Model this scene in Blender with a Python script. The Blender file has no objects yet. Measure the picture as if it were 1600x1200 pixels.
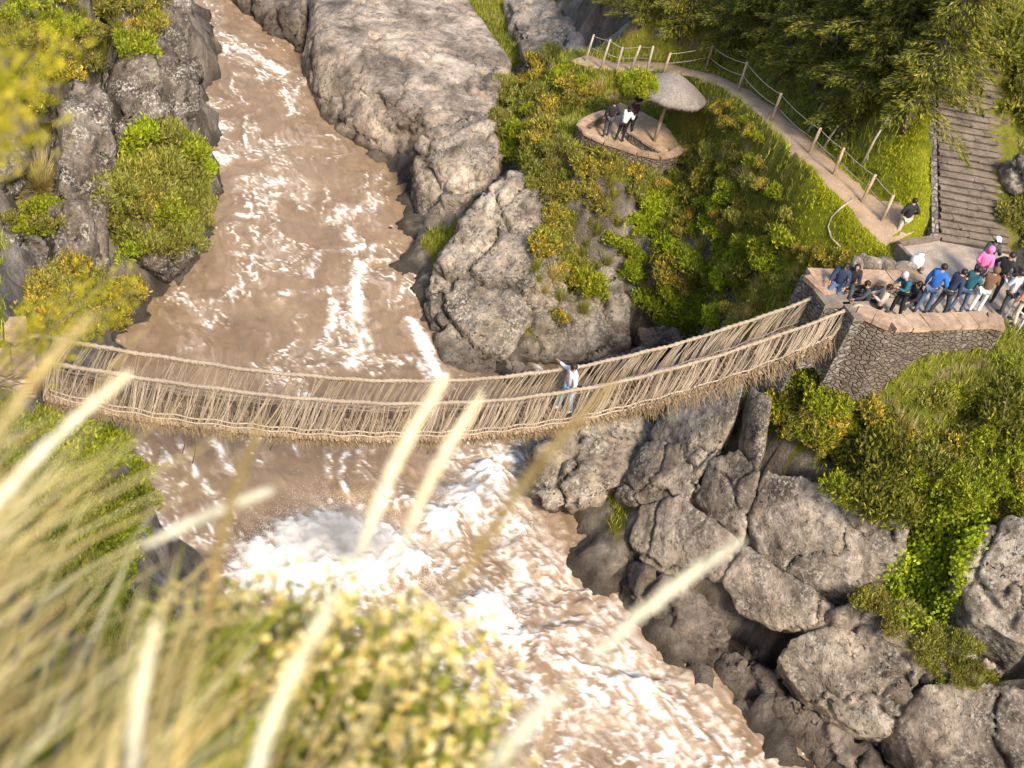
import bpy, bmesh, math, random, hashlib
import numpy as np
from mathutils import Vector, Matrix
random.seed(7)
rng = np.random.default_rng(7)
R = math.radians
S = bpy.context.scene
COL = S.collection

# ------------------------------------------------------------------ camera
CAM_H = 33.0
PITCH = R(40.0)
ROLL = R(15.7)
FPX = 1920.0                       # focal length in pixels of a 1600 px wide frame
F0 = np.array([0, math.cos(PITCH), -math.sin(PITCH)])
U0 = np.array([0, math.sin(PITCH), math.cos(PITCH)])
R0 = np.array([1.0, 0, 0])
RT = math.cos(ROLL)*R0 + math.sin(ROLL)*U0
UP = math.cos(ROLL)*U0 - math.sin(ROLL)*R0
CAM = np.array([0, 0, CAM_H])

def ray(px, py):
    return F0 + (px-800)/FPX*RT + (600-py)/FPX*UP
def W(px, py, z):                  # world point seen at a pixel, at height z
    d = ray(px, py)
    t = (z-CAM_H)/d[2]
    return CAM + d*t
def P(px, py, t):                  # world point seen at a pixel, at depth t
    return CAM + ray(px, py)*t
def proj(p):
    d = np.asarray(p, float)-CAM
    dep = d@F0
    return 800+FPX*(d@RT)/dep, 600-FPX*(d@UP)/dep, dep

cd = bpy.data.cameras.new('camera')
cam = bpy.data.objects.new('camera', cd); COL.objects.link(cam)
M = Matrix(((RT[0], UP[0], -F0[0], 0), (RT[1], UP[1], -F0[1], 0), (RT[2], UP[2], -F0[2], CAM_H), (0, 0, 0, 1)))
cam.matrix_world = M
cd.sensor_width = 36; cd.lens = FPX/1600*36
cd.clip_start = 0.05; cd.clip_end = 600
cd.dof.use_dof = True; cd.dof.focus_distance = 40.0; cd.dof.aperture_fstop = 1.6
S.camera = cam

# ------------------------------------------------------------------ helpers
def tag(o, label=None, cat=None, group=None, kind=None):
    if label: o['label'] = label
    if cat: o['category'] = cat
    if group: o['group'] = group
    if kind: o['kind'] = kind
    return o
def empty(name, loc=(0, 0, 0), rz=0.0):
    o = bpy.data.objects.new(name, None); COL.objects.link(o)
    o.location = loc; o.rotation_euler = (0, 0, rz); o.empty_display_size = .2
    return o
def link(name, me, mats, parent=None):
    o = bpy.data.objects.new(name, me); COL.objects.link(o)
    if not isinstance(mats, (list, tuple)): mats = [mats]
    for m in mats: me.materials.append(m)
    if parent: o.parent = parent
    return o
def children(o): return [c for c in COL.objects if c.parent == o]
def copy_tree(o, parent=None):
    kids = list(o.children)
    c = o.copy(); COL.objects.link(c)
    if parent is not None: c.parent = parent
    for k in kids: copy_tree(k, c)
    return c
def np_mesh(name, v, f, smooth=False, mi=None):
    """f: (n,k) int array, all faces with k corners"""
    me = bpy.data.meshes.new(name)
    v = np.asarray(v, np.float32); f = np.asarray(f, np.int32)
    n, k = f.shape
    me.vertices.add(len(v)); me.vertices.foreach_set('co', v.ravel())
    me.loops.add(n*k); me.loops.foreach_set('vertex_index', f.ravel())
    me.polygons.add(n)
    me.polygons.foreach_set('loop_start', np.arange(0, n*k, k, dtype=np.int32))
    if smooth: me.polygons.foreach_set('use_smooth', np.ones(n, bool))
    if mi is not None: me.polygons.foreach_set('material_index', np.asarray(mi, np.int32))
    me.update(calc_edges=True); me.validate()
    return me
def add_attr(me, name, val):
    a = me.attributes.new(name, 'FLOAT', 'POINT'); a.data.foreach_set('value', np.asarray(val, np.float32))

class MB:
    """collects simple solids, with a material index each, and links them as one mesh"""
    def __init__(s): s.v = []; s.f = []; s.m = []; s.sm = []
    def add(s, v, f, mi=0, smooth=False):
        b = len(s.v); s.v += [tuple(map(float, q)) for q in v]
        for q in f: s.f.append([i+b for i in q]); s.m.append(mi); s.sm.append(smooth)
    def box(s, c, size, mi=0, rz=0.0, mat=None):
        sx, sy, sz = [q/2 for q in size]
        vs = [(-sx,-sy,-sz),(sx,-sy,-sz),(sx,sy,-sz),(-sx,sy,-sz),(-sx,-sy,sz),(sx,-sy,sz),(sx,sy,sz),(-sx,sy,sz)]
        ca, sa = math.cos(rz), math.sin(rz)
        o = []
        for x, y, z in vs:
            if mat is not None:
                q = mat @ Vector((x, y, z)); o.append((q.x+c[0], q.y+c[1], q.z+c[2]))
            else: o.append((x*ca-y*sa+c[0], x*sa+y*ca+c[1], z+c[2]))
        s.add(o, [(0,3,2,1),(4,5,6,7),(0,1,5,4),(1,2,6,5),(2,3,7,6),(3,0,4,7)], mi)
    def tube(s, pts, rad, n=8, mi=0, smooth=True, cap=True):
        pts = [np.asarray(p, float) for p in pts]
        k = len(pts)
        if not hasattr(rad, '__len__'): rad = [rad]*k
        prev = None; rings = []
        for i in range(k):
            t = pts[min(i+1, k-1)]-pts[max(i-1, 0)]
            t = t/(np.linalg.norm(t)+1e-9)
            if prev is None:
                a = np.array([0, 0, 1.0]) if abs(t[2]) < .9 else np.array([1.0, 0, 0])
                u = np.cross(t, a)
            else: u = prev - t*(prev@t)
            u /= np.linalg.norm(u)+1e-9; prev = u
            w = np.cross(t, u)
            rings.append([pts[i]+rad[i]*(math.cos(2*math.pi*j/n)*u+math.sin(2*math.pi*j/n)*w) for j in range(n)])
        v = [q for r in rings for q in r]; f = []
        for i in range(k-1):
            for j in range(n):
                f.append((i*n+j, i*n+(j+1) % n, (i+1)*n+(j+1) % n, (i+1)*n+j))
        if cap:
            f.append(tuple(range(n-1, -1, -1))); f.append(tuple((k-1)*n+j for j in range(n)))
        s.add(v, f, mi, smooth)
    def ball(s, c, r, mi=0, nu=8, nv=6):
        if not hasattr(r, '__len__'): r = (r, r, r)
        v = [(c[0], c[1], c[2]+r[2])]; f = []
        for i in range(1, nv):
            th = math.pi*i/nv
            for j in range(nu):
                ph = 2*math.pi*j/nu
                v.append((c[0]+r[0]*math.sin(th)*math.cos(ph), c[1]+r[1]*math.sin(th)*math.sin(ph), c[2]+r[2]*math.cos(th)))
        v.append((c[0], c[1], c[2]-r[2])); e = len(v)-1
        for j in range(nu): f.append((0, 1+j, 1+(j+1) % nu))
        for i in range(nv-2):
            for j in range(nu):
                a = 1+i*nu+j; b = 1+i*nu+(j+1) % nu
                f.append((a, a+nu, b+nu, b))
        for j in range(nu): f.append((e, e-nu+(j+1) % nu, e-nu+j))
        s.add(v, f, mi, True)
    def build(s, name, mats, parent=None):
        me = bpy.data.meshes.new(name)
        me.from_pydata(s.v, [], s.f)
        me.polygons.foreach_set('material_index', np.asarray(s.m, np.int32))
        me.polygons.foreach_set('use_smooth', np.asarray(s.sm, bool))
        me.update()
        return link(name, me, mats, parent)

# ------------------------------------------------------------------ noise (numpy)
def _hash(ix, iy, iz, seed):
    h = (ix.astype(np.int64)*374761393 + iy.astype(np.int64)*668265263 + iz.astype(np.int64)*2147483647 + seed*974634777) & 0xffffffff
    h = ((h ^ (h >> 13))*1274126177) & 0xffffffff
    h = ((h ^ (h >> 16))*2246822519) & 0xffffffff
    return (h ^ (h >> 15)) & 0xffffffff
def perlin(p, seed=0):
    p = np.asarray(p, float); i = np.floor(p).astype(np.int64); f = p-i
    u = f*f*f*(f*(f*6-15)+10)
    out = 0
    for dx in (0, 1):
        for dy in (0, 1):
            for dz in (0, 1):
                h = _hash(i[:, 0]+dx, i[:, 1]+dy, i[:, 2]+dz, seed)
                gx = ((h & 1023)/511.5-1); gy = (((h >> 10) & 1023)/511.5-1); gz = (((h >> 20) & 1023)/511.5-1)
                d = gx*(f[:, 0]-dx)+gy*(f[:, 1]-dy)+gz*(f[:, 2]-dz)
                w = (u[:, 0] if dx else 1-u[:, 0])*(u[:, 1] if dy else 1-u[:, 1])*(u[:, 2] if dz else 1-u[:, 2])
                out = out+w*d
    return out*1.3
def fbm(p, oc=4, seed=0, gain=.5, lac=2.03):
    a = 1; s = 0; q = np.asarray(p, float)
    for k in range(oc):
        s = s+a*perlin(q, seed+k*17); a *= gain; q = q*lac+3.7
    return s
def ridged(p, oc=4, seed=0):
    a = 1; s = 0; q = np.asarray(p, float)
    for k in range(oc):
        s = s+a*(1-2*np.abs(perlin(q, seed+k*31))); a *= .5; q = q*2.07+1.3
    return s/1.8
def worley(p, seed=0, two_d=False):
    p = np.asarray(p, float); i = np.floor(p).astype(np.int64)
    f1 = np.full(len(p), 9.); f2 = np.full(len(p), 9.)
    for dx in (-1, 0, 1):
        for dy in (-1, 0, 1):
            for dz in ((0,) if two_d else (-1, 0, 1)):
                h = _hash(i[:, 0]+dx, i[:, 1]+dy, i[:, 2]+dz, seed)
                c = i+np.array([dx, dy, dz])
                q = np.stack([c[:, 0]+(h & 1023)/1023., c[:, 1]+((h >> 10) & 1023)/1023., c[:, 2]+((h >> 20) & 1023)/1023.], 1)
                dv = q-p
                if two_d: dv[:, 2] = 0
                d = np.sqrt((dv**2).sum(1))
                m = d < f1
                f2 = np.where(m, f1, np.minimum(f2, d)); f1 = np.where(m, d, f1)
    return f1, f2
def cells(p, seed=0):
    """nearest cell centre and a random direction for it"""
    p = np.asarray(p, float); i = np.floor(p).astype(np.int64)
    f1 = np.full(len(p), 9.); C = np.zeros_like(p); Hh = np.zeros(len(p), np.int64)
    for dx in (-1, 0, 1):
        for dy in (-1, 0, 1):
            for dz in (-1, 0, 1):
                h = _hash(i[:, 0]+dx, i[:, 1]+dy, i[:, 2]+dz, seed); c = i+np.array([dx, dy, dz])
                q = np.stack([c[:, 0]+(h & 1023)/1023., c[:, 1]+((h >> 10) & 1023)/1023., c[:, 2]+((h >> 20) & 1023)/1023.], 1)
                d = ((q-p)**2).sum(1); m = d < f1
                f1 = np.where(m, d, f1); C[m] = q[m]; Hh[m] = h[m]
    r = np.stack([((Hh*7919) & 1023)/511.5-1, ((Hh*104729 >> 5) & 1023)/511.5-1, ((Hh*1299709 >> 9) & 1023)/511.5-1], 1)
    return C, r/(np.linalg.norm(r, axis=1)[:, None]+1e-6), ((Hh >> 3) & 255)/255.
def sstep(a, b, x):
    t = np.clip((x-a)/(b-a), 0, 1); return t*t*(3-2*t)

# ------------------------------------------------------------------ materials
def new_mat(name, rough=.8, spec=.3):
    m = bpy.data.materials.new(name); m.use_nodes = True
    nt = m.node_tree; b = nt.nodes['Principled BSDF']
    b.inputs['Roughness'].default_value = rough
    b.inputs['Specular IOR Level'].default_value = spec
    return m, nt, b
def nd(nt, typ, **kw):
    n = nt.nodes.new(typ)
    for k, v in kw.items():
        if k in n.inputs: n.inputs[k].default_value = v
        else: setattr(n, k, v)
    return n
def ln(nt, a, b): nt.links.new(a, b)
def ramp(nt, src, stops, interp='LINEAR'):
    n = nt.nodes.new('ShaderNodeValToRGB'); e = n.color_ramp.elements
    n.color_ramp.interpolation = interp
    while len(e) < len(stops): e.new(.5)
    for i, (p, c) in enumerate(stops):
        e[i].position = p; e[i].color = (*c, 1) if len(c) == 3 else c
    ln(nt, src, n.inputs[0]); return n.outputs['Color']
def mixc(nt, fac, a, b, blend='MIX'):
    n = nt.nodes.new('ShaderNodeMix'); n.data_type = 'RGBA'; n.blend_type = blend
    for s, v in ((n.inputs[0], fac), (n.inputs[6], a), (n.inputs[7], b)):
        if hasattr(v, 'links'): ln(nt, v, s)
        elif isinstance(v, (int, float)): s.default_value = v
        else: s.default_value = (*v, 1)
    return n.outputs[2]
def math_n(nt, op, a, b=None, clamp=False):
    n = nt.nodes.new('ShaderNodeMath'); n.operation = op; n.use_clamp = clamp
    for i, v in enumerate((a, b)):
        if v is None: continue
        if hasattr(v, 'links'): ln(nt, v, n.inputs[i])
        else: n.inputs[i].default_value = v
    return n.outputs[0]
def maprange(nt, v, a, b, c=0., d=1.):
    n = nt.nodes.new('ShaderNodeMapRange'); n.inputs[1].default_value = a; n.inputs[2].default_value = b
    n.inputs[3].default_value = c; n.inputs[4].default_value = d
    ln(nt, v, n.inputs[0]); return n.outputs[0]
def pos(nt, scale=None):
    g = nt.nodes.new('ShaderNodeNewGeometry').outputs['Position']
    if scale is None: return g
    m = nt.nodes.new('ShaderNodeMapping'); m.inputs['Scale'].default_value = scale
    ln(nt, g, m.inputs['Vector']); return m.outputs[0]
def noise(nt, vec, scale, detail=6, rough=.6, dist=0.):
    n = nd(nt, 'ShaderNodeTexNoise', Scale=scale, Detail=detail, Roughness=rough, Distortion=dist)
    ln(nt, vec, n.inputs['Vector']); return n.outputs['Fac']
def bump(nt, b, h, strength=.5, dist=.1, prev=None):
    n = nd(nt, 'ShaderNodeBump', Strength=strength, Distance=dist)
    ln(nt, h, n.inputs['Height'])
    if prev: ln(nt, prev, n.inputs['Normal'])
    ln(nt, n.outputs[0], b.inputs['Normal']); return n.outputs[0]

def plain(name, col, rough=.8, var=.25, scale=8., obj=True):
    """a plain coloured surface with soft mottling"""
    m, nt, b = new_mat(name, rough)
    tc = nt.nodes.new('ShaderNodeTexCoord').outputs['Object']
    n = noise(nt, tc, scale, 5)
    c = ramp(nt, n, [(.25, tuple(q*(1-var) for q in col)), (.75, tuple(min(1, q*(1+var)) for q in col))])
    ln(nt, c, b.inputs['Base Color'])
    bump(nt, b, noise(nt, tc, scale*3, 4), .25, .02)
    return m

def rock_mat(name, tint=(1, 1, 1), lichen=.5, streak=False, stain=.3, pits=.6, speck=.4):
    m, nt, b = new_mat(name, .9, .2)
    p = pos(nt); ps = pos(nt, (1.6, 1.6, .28)) if streak else p
    n1 = noise(nt, ps, .55, 9, .62, .4)
    n2 = noise(nt, ps, 2.3, 8, .68, .3)
    n3 = noise(nt, p, 9., 6, .7)
    t = np.array(tint)
    c1 = ramp(nt, n1, [(.34, tuple(t*(.080, .070, .060))), (.45, tuple(t*(.19, .166, .14))), (.56, tuple(t*(.34, .30, .253))), (.70, tuple(t*(.50, .45, .385)))])
    c2 = ramp(nt, n2, [(.32, (.34, .31, .29)), (.47, (.85, .83, .81)), (.66, (1.32, 1.28, 1.24))])
    c = mixc(nt, .9, c1, c2, 'MULTIPLY')
    # brown mineral stain
    st = ramp(nt, noise(nt, ps, 1.1, 5, .6), [(.5, (0, 0, 0)), (.72, (1, 1, 1))])
    c = mixc(nt, math_n(nt, 'MULTIPLY', st, stain), c, tuple(t*(.24, .15, .085)))
    # pale lichen crust in patches
    li = ramp(nt, n3, [(.50, (0, 0, 0)), (.60, (1, 1, 1))])
    lp = ramp(nt, noise(nt, p, 1.0, 4), [(.4, (0, 0, 0)), (.62, (1, 1, 1))])
    c = mixc(nt, math_n(nt, 'MULTIPLY', math_n(nt, 'MULTIPLY', li, lp), lichen), c, (.50, .47, .40))
    # dark weathered pits
    v = nd(nt, 'ShaderNodeTexVoronoi', Scale=3.2); v.feature = 'F1'
    wv = nt.nodes.new('ShaderNodeVectorMath'); wv.operation = 'ADD'
    nc = nd(nt, 'ShaderNodeTexNoise', Scale=3.0, Detail=3.); ln(nt, p, nc.inputs['Vector'])
    ln(nt, p, wv.inputs[0]); ln(nt, nc.outputs['Color'], wv.inputs[1]); ln(nt, wv.outputs[0], v.inputs['Vector'])
    pit = ramp(nt, v.outputs['Distance'], [(.10, (1, 1, 1)), (.26, (0, 0, 0))])
    pm = ramp(nt, noise(nt, p, .8, 3), [(.42, (0, 0, 0)), (.6, (1, 1, 1))])
    pitf = math_n(nt, 'MULTIPLY', math_n(nt, 'MULTIPLY', pit, pm), pits)
    c = mixc(nt, pitf, c, tuple(t*(.05, .044, .038)))
    # small dark speckles of crust
    sk = ramp(nt, noise(nt, p, 6.5, 5, .75), [(.54, (0, 0, 0)), (.64, (1, 1, 1))])
    c = mixc(nt, math_n(nt, 'MULTIPLY', sk, speck), c, tuple(t*(.075, .066, .056)))
    # wet band by the water line
    sx = nt.nodes.new('ShaderNodeSeparateXYZ'); ln(nt, p, sx.inputs[0])
    zz = math_n(nt, 'ADD', math_n(nt, 'SUBTRACT', sx.outputs[2], 3.2), math_n(nt, 'MULTIPLY', noise(nt, p, .9, 4), -1.2))
    wet = maprange(nt, zz, .1, -.55)
    c = mixc(nt, math_n(nt, 'MULTIPLY', wet, .75), c, (.04, .031, .023))
    ln(nt, c, b.inputs['Base Color'])
    ln(nt, maprange(nt, wet, 0, 1, .9, .35), b.inputs['Roughness'])
    h = math_n(nt, 'SUBTRACT', math_n(nt, 'ADD', n2, math_n(nt, 'MULTIPLY', n3, .5)), math_n(nt, 'MULTIPLY', pitf, .7))
    bump(nt, b, h, .9, .16)
    return m
# ------------------------------------------------------------------ light
SUN_AZ = R(150)      # direction the light comes from, measured from +Y towards +X
SUN_EL = R(45)
S.world = bpy.data.worlds.new('World'); S.world.use_nodes = True
wn = S.world.node_tree; bg = wn.nodes['Background']
sky = wn.nodes.new('ShaderNodeTexSky'); sky.sky_type = 'NISHITA'; sky.sun_disc = False
sky.sun_elevation = SUN_EL; sky.sun_rotation = SUN_AZ; sky.air_density = 1.0; sky.dust_density = 4; sky.ozone_density = .6; sky.altitude = 1000
wn.links.new(sky.outputs[0], bg.inputs[0]); bg.inputs[1].default_value = .15
sl = bpy.data.lights.new('sun', 'SUN'); sun = bpy.data.objects.new('sun', sl); COL.objects.link(sun)
sl.energy = 2.2; sl.angle = R(11); sl.color = (1, .88, .70)
sd = Vector((math.sin(SUN_AZ)*math.cos(SUN_EL), math.cos(SUN_AZ)*math.cos(SUN_EL), math.sin(SUN_EL)))
sun.rotation_euler = sd.to_track_quat('Z', 'Y').to_euler(); sun.location = (0, 0, 80)
S.view_settings.view_transform = 'Standard'; S.view_settings.look = 'None'
S.view_settings.exposure = 1.44; S.view_settings.gamma = 1

# ------------------------------------------------------------------ terrain
CENTER = [(-38, 84), (-27, 73), (-20, 62.5), (-15.5, 55), (-12.2, 48), (-10, 41.5), (-7.6, 35), (-3.4, 29.4), (3, 24.6), (9, 19), (16, 12), (24, 4)]
HALF = [5, 5, 5.0, 5.2, 5.5, 5.2, 5.6, 6.2, 6.5, 6.5, 7, 8]
ZW = 3.2                                # river level
def zmap(z): return z if z >= 9.2 else ZW+(9.2-ZW)/9.2*z
def T(p):
    """plans were drawn with the river at 0; move a point along its sight line to the river level used here"""
    z2 = zmap(p[2]); k = (CAM_H-z2)/(CAM_H-p[2])
    return np.array([p[0]*k, p[1]*k, z2])
def WT(px, py, z): return W(px, py, zmap(z))
KW = (CAM_H-ZW)/CAM_H
PN = [(-3, .6), (-.6, 2.2), (0, 3.2), (1, 5.5), (2, 7.9), (3, 10), (4.3, 12.2), (5.5, 13), (8, 13.6)]
def prof(x, y):
    n = (x-2.26)*.6+(y-28.9)*.8
    k = np.clip(.35+.65*(x-4.5)/3.2, .35, 1)
    return ZW+(np.interp(n, [a for a, _ in PN], [b for _, b in PN])-ZW)*k
def PR(px, py, bump=0.):
    """where a sight line meets the steep lower right bank, pushed out by bump metres"""
    d = ray(px, py); t = np.arange(15, 70, .02); q = CAM+t[:, None]*d
    below = q[:, 2] < prof(q[:, 0], q[:, 1])+bump
    return q[np.argmax(below)]
ctrl = []
def cw(x, y, z): ctrl.append(tuple(T((x, y, z))))
def cn(x, y, z): ctrl.append((x, y, z))
def cp(px, py, z): w = WT(px, py, z); ctrl.append(tuple(w))
for (x, y), h in zip(CENTER, HALF): cw(x, y, -2.0)
for i in range(len(CENTER)-1):
    cw((CENTER[i][0]+CENTER[i+1][0])/2, (CENTER[i][1]+CENTER[i+1][1])/2, -2.0)
# right bank, upstream
for a in [(800,60,4.2),(900,90,6),(650,0,3.5),(830,20,5),(780,150,4.6),(770,220,4.8),(860,120,6.5),(870,200,6.6),(980,200,8.8),
          (930,210,8.6),(1040,230,9),(900,280,6.3),(960,330,6.0),(1000,300,7.4),(900,420,3.2),(960,480,1.8),(1050,450,5),(1100,380,8),
          (1150,300,10.3),(1050,280,8.4),(1150,230,11.2),(1250,330,12.2),(1330,385,12.6),(1200,420,9.6),(1150,480,8),(1080,520,4.5),(1000,540,1.5),
          (900,560,.2),(940,110,9.6),(1040,110,10.4),(1150,140,12.1),(1250,230,13.5),(1330,300,13.9),(1400,380,13.5),(1450,390,13.5),(1520,400,13.7),
          (1300,230,13.3),(1400,300,13.8),(1440,350,13.6),(1460,250,14.8),(1200,120,12.6),(1100,60,12.4),(1000,40,11.5),(920,30,9),
          (700,300,1.5),(760,330,3.5),(560,60,2),(600,160,1),(760,460,2),(820,520,1.5),(730,540,-.3)]: cp(*a)
for a in [(-4,63.7,5.5),(5,65,13),(15,62,17),(30,60,24),(0,75,12),(-10,75,6),(-15,72,3),(30,45,20),(24,38,18),(40,30,22),(-10,95,14),(20,100,28),
          (-30,100,8),(45,90,34),(-18,80,4),(10,50,14.4),(15,50,17.5),(20,47,19),(13,55,17)]: cw(*a)
# stairs line
for s in (0, 2.5, 5, 7.5, 10, 12): cw(13.4-.08*s, 36.9+s, 13.4+.6*s-.25)
for s in (0, 3, 6, 9): cw(12.2-.08*s, 36.9+s, 13.9+.6*s); cw(10.4-.08*s, 36.9+s, 13.7+.46*s)
for s in (0, 3, 6, 9): cw(15.6-.08*s, 36.9+s, 14.6+.62*s)
# right bank, downstream
for a in [(1300,750),(1400,780),(1500,780),(1450,900),(1400,950),(1560,820),(1600,900),(1500,1000),(1560,1100),(1640,1000),
          (1200,700),(1200,850),(1100,800),(1120,720),(1300,950),(1200,960),(1400,1100),(1500,1180),(1050,860),(1120,980),(1250,1080),(1330,1150),(1580,1000),(1350,860)]:
    w = PR(*a, -.6); cn(*w)
for a in [(1000,720,2.2),(1080,640,5.0),(930,740,1),(1250,600,10.9),(1300,605,11.8),(1340,602,12.2),(1400,606,12.5),(1480,588,13.1),(1565,540,13.9),(1300,660,11),(1400,680,11.4),(1500,660,12.2),(1590,620,13.2),(1300,720,9.6),
          (1440,490,13.5),(1400,470,13.5),(1500,470,13.5),(1600,480,13.7),(1650,550,13.6)]: cp(*a)
for a in [(20,24,11.5),(22,18,10),(30,18,15),(30,8,14),(25,30,16),(38,0,15),(22,10,3.5),(30,0,5)]: cw(*a)
# left bank: waterline and cliff
for x, y in [(-14.0,40),(-14.9,37),(-14.5,34.6),(-12.6,30.5),(-10.6,27.3),(-8.6,25.4),(-3.6,23.2),(2,20.5),(8,14),(14,7),(20,-2)]: cw(x-.4, y, -.5)
for x, y in [(-13.2,38),(-12.8,40),(-12.9,42),(-13.6,44),(-14.6,46.5),(-16.2,50.5),(-18.6,55),(-13,35.5)]: cw(x, y, -1.8)
for a in [(-16.2,40.4,4),(-17.0,41.5,9),(-18.2,43.5,12),(-20.6,50,10),(-23.4,56,8),(-26.2,62,5),(-27.6,66,3),(-31,73,2),(-35,66,14),(-28,56,18),(-24,46,17),
          (-18.3,38,9),(-19,36,11.5),(-18,33,10),(-17,35,5),(-22,40,16),(-24,33,15),(-20,28,13.5),(-17,26,11),(-15.8,28,7.5),(-15,31,3.5),(-13.5,26,9),(-12.8,23.5,13),
          (-40,40,26),(-40,20,28),(-30,28,20),(-11,19.5,14.6),(-12.5,17.5,14.8),(-9.2,20.5,10.5),(-9.8,23,6.5),(-8,23.2,3.2),(-9,17,12.8),(-7.5,19.5,7.5),(-7,15,13.2),
          (-15,20,15.2),(-18,17,18.5),(-12,12,18.5),(-8,11,16.8),(-4,9,16.6),(-5,14,13.5),(-4,18,6.5),(0,17.5,4),(0,12,12.5),(0,8,16),(4,10,12.5),(4,6,18),(-3.6,5.8,22),(-7,6,22.8),
          (-1,4,25.5),(2,3,26.5),(-.2,2.6,28.0),(-.7,.9,30.85),(0,0,31.3),(-2,1.6,30.2),(-3.5,2.4,29.4),(0,-3,32.5),(-5,-3,33.5),(5,-3,30),(5,1,27),(8,5,15),(-14,4,29),(-22,10,28),(-35,0,36),(-12,-5,35),(8,-5,28)]: cw(*a)
ctrl = np.array(ctrl)
def _rbf_fit(c):
    d = np.sqrt(((c[:, None, :2]-c[None, :, :2])**2).sum(-1)+.35)
    n = len(c)
    A = np.zeros((n+3, n+3)); A[:n, :n] = d+np.eye(n)*-.02
    A[:n, n] = 1; A[:n, n+1:] = c[:, :2]; A[n, :n] = 1; A[n+1:, :n] = c[:, :2].T
    return np.linalg.solve(A, np.concatenate([c[:, 2], [0, 0, 0]]))
_wt = _rbf_fit(ctrl)
def ground_raw(xy):
    xy = np.atleast_2d(np.asarray(xy, float)); out = np.zeros(len(xy))
    for i in range(0, len(xy), 20000):
        q = xy[i:i+20000]
        d = np.sqrt(((q[:, None, :]-ctrl[None, :, :2])**2).sum(-1)+.35)
        out[i:i+20000] = d@_wt[:-3]+_wt[-3]+q@_wt[-2:]
    return out
CELL = .25
gx = np.arange(-42, 45.01, CELL); gy = np.arange(-8, 104.01, CELL)
GX, GY = np.meshgrid(gx, gy); nx, ny = len(gx), len(gy)
GZ = ground_raw(np.stack([GX.ravel(), GY.ravel()], 1)).reshape(ny, nx)
# ------------------------------------------------------------------ rocks
ROCKV = []
def rock(label, hulls, mat, vox=.15, amp=1., smooth=8, down=3.0, back=(.5, 1.0), seed=0, streak=False, name='boulder', group=None, under=.0, base=None, pitd=1., pr=False, raw=False, fct=1., f2s=1., crk=1.):
    """hulls: lists of world points (or (px,py,z) rows); their solid union, eroded into rock"""
    mb = bmesh.new()
    for h in hulls:
        pts = [(PR(a[0], a[1], a[2]) if pr else WT(*a)) if (a[0] > 99 or a[1] > 110) else (np.array(a, float) if raw else T(a)) for a in h]
        pts = [np.array(q) for q in pts]
        cen = np.mean(pts, 0)
        allp = list(pts)
        for q in pts:
            w = q+np.array([back[0], back[1], 0])
            w[:2] += (cen[:2]-q[:2])*under
            w[2] = min(q[2], max(ZW-1.8 if base is None else base, q[2]-down))
            allp.append(w)
        vs = [mb.verts.new(q) for q in allp]
        r = bmesh.ops.convex_hull(mb, input=vs)
        kill = [e for e in set(r['geom_interior']+r['geom_unused']) if isinstance(e, bmesh.types.BMVert) and e.is_valid]
        bmesh.ops.delete(mb, geom=kill, context='VERTS')
    me = bpy.data.meshes.new('tmp'); mb.to_mesh(me); mb.free()
    o = bpy.data.objects.new('tmp', me); COL.objects.link(o)
    md = o.modifiers.new('r', 'REMESH'); md.mode = 'VOXEL'; md.voxel_size = vox
    if smooth:
        ms = o.modifiers.new('s', 'SMOOTH'); ms.factor = .6; ms.iterations = smooth
    dg = bpy.context.evaluated_depsgraph_get(); dg.update()
    e = bpy.data.meshes.new_from_object(o.evaluated_get(dg))
    bpy.data.objects.remove(o); bpy.data.meshes.remove(me)
    n = len(e.vertices)
    co = np.empty(n*3, np.float32); e.vertices.foreach_get('co', co); co = co.reshape(-1, 3).astype(float)
    no = np.empty(n*3, np.float32); e.vertices.foreach_get('normal', no); no = no.reshape(-1, 3)
    q = co*np.array([1, 1, .3]) if streak else co
    warp = np.stack([fbm(q*.6, 3, seed+1), fbm(q*.6, 3, seed+2), fbm(q*.6, 3, seed+3)], 1)
    f1, f2 = worley(q*(np.array([.23, .23, .17]) if pr else np.array([.33, .33, .24]))+warp*.14, seed+7)
    crack = sstep(.045 if not pr else .03, 0., f2-f1)
    g1, _ = worley(co*2.4+warp, seed+9)
    pit = sstep(.36, .12, g1)*sstep(-.1, .35, fbm(co*.5, 2, seed+4))
    f1b, f2b = worley(q*1.15+warp*.35, seed+17)
    crack2 = sstep(.07, 0., f2b-f1b)
    qa = q*.62+warp*.22; ca, ra, ha = cells(qa, seed+29); qb = q*1.5+warp*.3; cb, rb, hb = cells(qb, seed+37)
    facet = np.clip(((qa-ca)*ra).sum(1), -.6, .6)*.34+(ha-.5)*.10; facet2 = np.clip(((qb-cb)*rb).sum(1), -.6, .6)*.13+(hb-.5)*.04
    d = -amp*crk*(.06*crack2*sstep(-.25, .2, fbm(co*.4, 2, seed+8))-.10*(.45-f1b))
    d += amp*(facet+facet2*f2s)*fct
    d += amp*(.22*fbm(q*.55, 4, seed)+.06*(ridged(q*1.0+warp*.4, 4, seed+5)-.35)+.085*fbm(co*2.6, 4, seed+6, .6)
             - .55*crk*crack - .18*pitd*pit)
    if streak: d += .22*(ridged(co*np.array([1.1, 1.1, .16])+warp*.25, 3, seed+23)-.4)
    co += no*d[:, None]
    ROCKV.append((co, ((CAM-co)*no).sum(1) > 0))
    e.vertices.foreach_set('co', co.astype(np.float32).ravel())
    e.polygons.foreach_set('use_smooth', np.ones(len(e.polygons), bool))
    e.update()
    e.materials.clear()
    ob = link(name, e, mat)
    tag(ob, label, 'boulder', group)
    return ob

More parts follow.
